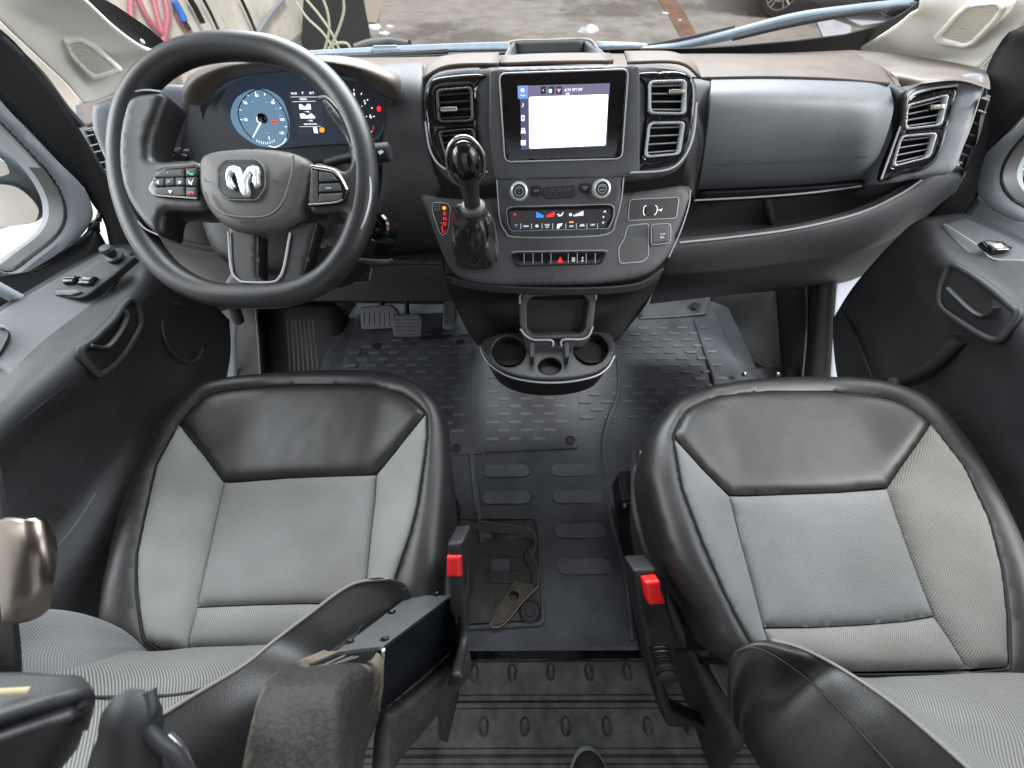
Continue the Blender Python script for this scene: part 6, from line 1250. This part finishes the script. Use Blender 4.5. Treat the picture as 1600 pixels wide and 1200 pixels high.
relief('ledge_cup', cr([(-40, 480), (0, 508), (12, 520), (8, 535), (-10, 560), (-60, 590)], 4, True), Plane(QX(0, 520, -.845), 78, 20).off(.006), MT['black'], ld_, depth=.004, step=.02)
tube('ledge_cup_rim', [QX(x, y, -.84) for x, y in ((-10, 508), (4, 512), (11, 522), (6, 537), (-12, 556))], .0035, MT['line'], ld_, n=8)
# window surround
outerw = [(-60, 60), (0, 146), (40, 192), (90, 245), (135, 290), (151, 325), (148, 350), (122, 382), (80, 412), (32, 437), (0, 428), (-60, 420)]
innerw = [(-60, 130), (0, 186), (40, 226), (78, 268), (98, 300), (106, 325), (104, 350), (88, 374), (55, 400), (22, 424), (0, 420), (-60, 405)]
DP = Plane(QX(90, 330, -.885), 0, 80)
relief('window_trim', cr(outerw, 4, True), DP, MT['trim'], ld_, holes=[cr(innerw, 4, True)], edge=.014, depth=.04, step=.014)
relief('window_seal', [tuple(p) for p in cr([(x+3, y+1) for x, y in innerw], 4, True)], DP.off(-.006), MT['black'], ld_, holes=[cr([(x-6, y-2) for x, y in innerw], 4, True)], edge=.003, depth=.03, step=.014)
patch('door_frame', [Xr([(-80, -10, -.86), (0, 50, -.86), (60, 115, -.86), (110, 180, -.86), (160, 260, -.86), (215, 350, -.86), (238, 395, -.86)]), Xr([(-80, 60, -.90), (0, 160, -.90), (45, 206, -.90), (95, 258, -.90), (140, 300, -.90), (160, 335, -.90), (172, 392, -.90)]), ], MT['black'], ld_, n=6, thick=.02)
patch('door_frame_lower', [Xr([(172, 392, -.90), (150, 350, -.905), (152, 330, -.905)]), Xr([(120, 418, -.90), (135, 385, -.905), (145, 360, -.905)]), Xr([(40, 466, -.90), (50, 430, -.905), (70, 415, -.905)]), Xr([(-60, 505, -.90), (-30, 445, -.905), (0, 432, -.905)])], MT['black'], ld_, n=5, thick=.01)
tube('weatherstrip', Xr([(0, 56, -.85), (60, 112, -.85), (100, 165, -.85), (128, 197, -.85)]), .006, MT['rubber'], ld_, n=8)
tube('sill_strip', Xr([(-40, 430, -.88), (0, 452, -.88), (30, 468, -.88)]), .010, MT['white'], ld_, n=8)
relief('window_glass', [tuple(p) for p in cr(innerw, 4, True)], DP.off(-.02), MT['glass'], ld_, depth=.004, step=.05)
# exterior mirror seen through the glass
mi = thing('wing_mirror', 'white and grey wing mirror outside the driver window', 'mirror', tuple(QX(30, 310, -1.15)))
MP = Plane(QX(30, 310, -1.12), 0, 18)
relief('housing', cr([(-60, 200), (-10, 228), (40, 268), (62, 300), (66, 335), (55, 352), (20, 358), (-60, 362)], 4, True), MP.off(-.01), mat('mirror_plastic', (.16, .18, .20), .35), mi, edge=.02, depth=.10, step=.02)
relief('mirror_pane', cr([(-60, 290), (0, 288), (30, 295), (55, 318), (58, 338), (40, 350), (-60, 355)], 4, True), MP.off(.002), mat('mirror_glass', (.93, .94, .95), .12, metal=1), mi, depth=.004, step=.03)
relief('mirror_pane', cr([(-60, 232), (0, 250), (12, 262), (8, 274), (-60, 282)], 4, True), MP.off(.002), mat('mirror_glass_b', (.93, .94, .95), .12, metal=1), mi, depth=.004, step=.03)
# ---- passenger door
rd = thing('passenger_door', 'black passenger door trim with window corner and single switch at the right', 'door', (.85, .5, .5))
patch('door_card', [Xr([(1500, 340, .87), (1468, 343, .83), (1436, 350, .79), (1405, 375, .785), (1370, 412, .80), (1335, 455, .83), (1308, 498, .88)]),
                    Xr([(1548, 358, .87), (1505, 382, .81), (1468, 398, .762), (1435, 420, .78), (1390, 480, .80), (1350, 530, .81), (1309, 545, .87)]),
                    Xr([(1600, 384, .87), (1560, 415, .81), (1515, 435, .758), (1478, 460, .785), (1420, 550, .81), (1370, 620, .80), (1320, 610, .86)]),
                    Xr([(1660, 420, .87), (1620, 455, .81), (1570, 480, .756), (1530, 540, .785), (1480, 640, .81), (1430, 700, .79), (1360, 720, .85)]),
                    Xr([(1760, 480, .87), (1700, 530, .81), (1650, 560, .756), (1610, 640, .79), (1560, 760, .81), (1510, 830, .79), (1440, 860, .84)]),
                    Xr([(1900, 560, .87), (1840, 640, .81), (1780, 680, .756), (1720, 780, .79), (1680, 900, .81), (1620, 980, .79), (1560, 1000, .83)])], MT['door'], rd, n=8, thick=-.01)
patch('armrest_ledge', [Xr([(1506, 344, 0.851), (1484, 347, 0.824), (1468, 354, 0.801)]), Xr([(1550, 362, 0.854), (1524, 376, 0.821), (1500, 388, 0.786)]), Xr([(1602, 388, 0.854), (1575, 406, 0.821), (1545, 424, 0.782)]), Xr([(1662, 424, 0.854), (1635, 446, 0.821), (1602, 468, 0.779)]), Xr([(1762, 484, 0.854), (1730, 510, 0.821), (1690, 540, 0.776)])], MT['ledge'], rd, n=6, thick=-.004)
RWP = Plane(QX(1560, 385, .815), 72, -30)
s3 = relief('window_switch', rr([(1534, 376), (1546, 374), (1570, 376), (1585, 386), (1578, 391), (1556, 391), (1544, 386)], 3), RWP.off(.007), MT['gloss'], rd, edge=.003, depth=.008, step=.005)
relief('switch_pad', rr([(1548, 380), (1566, 379), (1570, 386), (1556, 388)], 2), RWP.off(.011), MT['satin'], s3, edge=.002, depth=.004, step=.004)
tube('panel_line', [QX(x, y, .80) for x, y in ((1475, 350), (1500, 365), (1530, 385), (1552, 404), (1600, 407))], .0012, MT['line'], rd, n=5)
HC = [(1487, 415), (1475, 434), (1469, 457), (1472, 479), (1500, 502), (1535, 524), (1555, 531), (1568, 524), (1589, 491), (1580, 478), (1545, 448), (1510, 424)]
HPR = Plane(QX(1530, 475, .744), 8, -88)
relief('handle_cup', cr(HC, 4, True), HPR, MT['black'], rd, edge=.004, depth=.02, step=.012)  # black plate again coloured as the shaded handle recess
tube('grab_handle', [QX(x, y, .742) for x, y in HC], .0058, MT['door'], rd, n=12, closed=True)
tube('inner_lever', [QX(x, y, .736) for x, y in ((1482, 450), (1500, 468), (1520, 486), (1536, 494), (1546, 490), (1556, 480))], .006, MT['dark'], rd, n=10, flat=.6)
tube('card_crease', Xr([(1318, 485, .84), (1335, 520, .80), (1352, 560, .79), (1366, 600, .79)]), .004, MT['door'], rd, n=8)
lathe('trim_bolt', QX(1398, 597, .765), (-1, 0, .3), [(.012, 0), (.010, .008), (.004, .009)], MT['steel'], rd, n=16)
tube('lower_rib', Xr([(1375, 600, .79), (1410, 592, .775), (1450, 575, .775), (1500, 530, .77)]), .012, MT['door'], rd, n=10)
ow = [(1660, 60), (1600, 176), (1560, 215), (1530, 245), (1516, 275), (1518, 300), (1540, 325), (1570, 343), (1600, 355), (1700, 390), (1800, 300)]
iw = [(1700, 100), (1640, 170), (1600, 208), (1575, 238), (1562, 265), (1562, 290), (1575, 310), (1600, 326), (1700, 370), (1760, 300)]
DR = Plane(QX(1560, 270, .885), 0, -80)
relief('window_trim', cr(ow, 4, True), DR, MT['trim'], rd, holes=[cr(iw, 4, True)], edge=.014, depth=.04, step=.014)
relief('window_seal', cr([(x-2, y) for x, y in iw], 4, True), DR.off(-.006), MT['black'], rd, holes=[cr([(x+6, y+(1 if y < 280 else -4)) for x, y in iw], 4, True)], edge=.003, depth=.03, step=.014)
relief('window_glass', cr(iw, 4, True), DR.off(-.02), MT['glass'], rd, depth=.004, step=.05)
patch('door_frame', [Xr([(1700, -40, .86), (1640, 30, .86), (1592, 45, .86), (1552, 100, .86), (1530, 160, .86), (1490, 280, .86), (1440, 352, .86)]), Xr([(1760, 40, .90), (1690, 90, .90), (1640, 140, .90), (1590, 195, .90), (1545, 245, .90), (1525, 300, .90), (1500, 345, .90)])], MT['black'], rd, n=6, thick=-.02)
patch('door_frame_lower', [Xr([(1500, 345, .90), (1515, 318, .905), (1518, 300, .905)]), Xr([(1555, 365, .90), (1550, 345, .905), (1545, 325, .905)]), Xr([(1620, 400, .90), (1620, 375, .905), (1615, 355, .905)]), Xr([(1760, 480, .90), (1750, 440, .905), (1740, 410, .905)])], MT['trim'], rd, n=5, thick=-.01)
# right mirror + outside
rm = thing('wing_mirror', 'dark wing mirror edge outside the passenger window', 'mirror', tuple(QX(1600, 290, 1.15)))
RMP = Plane(QX(1600, 290, 1.15), 0, -50)
relief('housing', cr([(1590, 265), (1600, 255), (1660, 250), (1680, 300), (1660, 330), (1600, 315), (1588, 290)], 4, True), RMP, mat('mirror_plastic_b', (.12, .13, .13), .4), rm, edge=.015, depth=.08, step=.02)
tube('mirror_trim', [RMP.p3(*RMP.at(*p, .004), .004) for p in ((1612, 262), (1598, 268), (1592, 280), (1594, 296), (1604, 306))], .006, mat('mint_trim', (.5, .58, .52), .4), rm, n=8)

# ================= A pillars, windscreen, wipers
def pillar(nm, lab, ctl, gr, grp):
    p = thing(nm, lab, 'pillar trim', tuple(ctl[0][0])); return p
pl_ = thing('pillar_trim', 'beige left windscreen pillar trim with rounded speaker grille', 'pillar trim', tuple(QX(150, 85, -.82)))
patch('cover', [[QX(-90, -60, -.84), QX(0, -100, -.80), QX(60, -60, -.76), QX(100, -20, -.74)],
                [QX(-40, -20, -.845), QX(30, 0, -.83), QX(90, 0, -.79), QX(135, 5, -.75)],
                [QX(0, 30, -.85), QX(60, 40, -.84), QX(120, 40, -.80), QX(180, 45, -.76)],
                [QX(58, 86, -.855), QX(100, 85, -.845), QX(160, 82, -.81), QX(222, 75, -.765)],
                [QX(105, 130, -.86), QX(140, 118, -.85), QX(190, 105, -.82), QX(252, 88, -.78)],
                [QX(132, 162, -.86), QX(160, 155, -.85), QX(205, 135, -.83), QX(262, 112, -.79)]], MT['beige'], pl_, n=8, thick=-.006)
SPL = plane3(QX(100, 62, -.832), QX(196, 112, -.795), QX(140, 124, -.842)).off(.010)
relief('speaker_surround', rr([(97, 62), (125, 60), (150, 72), (196, 113), (150, 128), (142, 124), (112, 92)], 8), SPL, MT['beige'], pl_, edge=.005, depth=.012, step=.008, holes=[rr([(110, 71), (128, 68), (147, 80), (180, 108), (149, 118), (122, 94)], 6)])
relief('speaker_grille', rr([(108, 70), (128, 66), (149, 79), (184, 109), (149, 120), (120, 94)], 6), SPL.off(-.003), MT['beige2'], pl_, depth=.005, step=.01)
pr = thing('pillar_trim', 'beige right windscreen pillar trim with squarer speaker grille', 'pillar trim', tuple(QX(1520, 50, .85)))
patch('cover', [[QX(1420, -60, .74), QX(1480, -60, .77), QX(1560, -80, .80), QX(1640, -60, .84)],
                [QX(1440, 2, .76), QX(1500, 0, .79), QX(1560, 0, .82), QX(1625, 0, .85)],
                [QX(1420, 22, .78), QX(1480, 40, .81), QX(1540, 48, .84), QX(1598, 45, .86)],
                [QX(1380, 52, .80), QX(1445, 70, .83), QX(1510, 78, .85), QX(1562, 78, .86)],
                [QX(1330, 80, .84), QX(1400, 84, .85), QX(1470, 92, .86), QX(1532, 106, .86)]], MT['beige'], pr, n=8, thick=.006)
SPR = plane3(QX(1462, 70, .825), QX(1510, 5, .785), QX(1560, 30, .812)).off(.008)
relief('speaker_surround', rr([(1455, 60), (1490, 22), (1508, 8), (1555, 4), (1572, 12), (1560, 32), (1520, 72), (1505, 78), (1462, 72)], 6), SPR, MT['beige'], pr, edge=.005, depth=.012, step=.008, holes=[rr([(1470, 60), (1502, 24), (1515, 14), (1552, 10), (1558, 16), (1545, 34), (1514, 66), (1504, 70)], 5)])
relief('speaker_grille', rr([(1468, 62), (1502, 22), (1515, 12), (1554, 8), (1560, 16), (1546, 36), (1514, 68), (1504, 72)], 5), SPR.off(-.003), MT['beige2'], pr, depth=.005, step=.01)
ws = thing('windscreen', 'windscreen glass with black border band behind the dashboard', 'windscreen', (0, 1.3, .95))
WS = Plane(QY(880, 80, 1.30), -42)
relief('glass', [(60, -200), (1700, -200), (1500, 40), (1420, 84), (1200, 90), (880, 92), (560, 96), (300, 96), (200, 60)], WS, MT['glass'], ws, depth=.004, step=.2)
FR = WS.off(.006)
relief('border_band', [(1000, 77), (1080, 76), (1160, 72), (1240, 65), (1320, 55), (1370, 42), (1410, 22), (1450, -6), (1478, -6), (1440, 25), (1400, 52), (1345, 84), (1200, 92), (1000, 94)], FR, MT['black'], ws, depth=.003, step=.05)
relief('border_band', [(560, 92), (640, 88), (760, 84), (1000, 76), (1000, 95), (560, 100)], FR, MT['black'], ws, depth=.003, step=.05)
FL = Plane(QX(190, 40, -.79), -20, 70)
relief('border_band', [(100, -30), (135, -16), (180, 8), (230, 42), (258, 66), (275, 80), (262, 98), (240, 84), (205, 62), (160, 28), (110, -8)], FL, MT['black'], ws, depth=.003, step=.03)
lathe('fastener', QX(222, 65, -.76), (1, 0, 0), [(.004, 0), (.003, .003)], MT['line'], ws, n=12)
wl = thing('wiper', 'long blue-grey wiper arm lying along the windscreen base at the left', 'wiper', tuple(QY(700, 78, 1.38)))
patch('arm', [Yr([(470, 86, 1.36), (560, 80, 1.36), (640, 75.5, 1.36), (740, 71, 1.36), (800, 69, 1.36)]), Yr([(470, 92, 1.35), (560, 88, 1.35), (640, 84, 1.35), (740, 81, 1.35), (800, 80, 1.35)])], MT['wiper'], wl, n=6, thick=.012)
box('arm_joint', QY(604, 83, 1.34), (.075, .02, .032), MT['wiper'], wl, bev=.006)
tube('blade', Yr([(470, 92, 1.33), (560, 89, 1.33), (620, 85, 1.33), (700, 80, 1.33)]), .006, MT['black'], wl, n=6)
patch('arm_tail', [Yr([(930, 70, 1.36), (975, 72, 1.36), (1010, 76, 1.36)]), Yr([(932, 78, 1.35), (975, 78, 1.35), (1010, 79, 1.35)])], MT['wiper'], wl, n=5, thick=.012)
wr_ = thing('wiper', 'blue-grey wiper arm rising across the windscreen at the right', 'wiper', tuple(QY(1200, 45, 1.4)))
def wsq(x, y, h=-.03): return WS.p3(*WS.at(x, y, h), h)
patch('arm', [[wsq(x, y) for x, y in ((1000, 73), (1060, 65), (1140, 46), (1240, 20), (1330, 7), (1420, -3))], [wsq(x, y) for x, y in ((1030, 75), (1078, 67), (1150, 53), (1246, 28), (1336, 13), (1430, 2))]], MT['wiper'], wr_, n=6, thick=.012)
tube('blade', [wsq(x, y, -.02) for x, y in ((1145, 60), (1220, 42), (1300, 26), (1380, 14), (1430, 7))], .006, MT['black'], wr_, n=6)
tube('blade_edge', [wsq(x, y, -.035) for x, y in ((985, 77), (1060, 62), (1148, 42))], .004, MT['black'], wr_, n=6)
# bonnet rim line visible at the far left of the glass base
tag(tube('cowl_seal', Yr([(555, 78, 1.6), (580, 70, 1.62), (610, 67, 1.64), (640, 72, 1.62)]), .016, MT['black'], n=8), 'black curved cowl seal beyond the left wiper', 'seal')
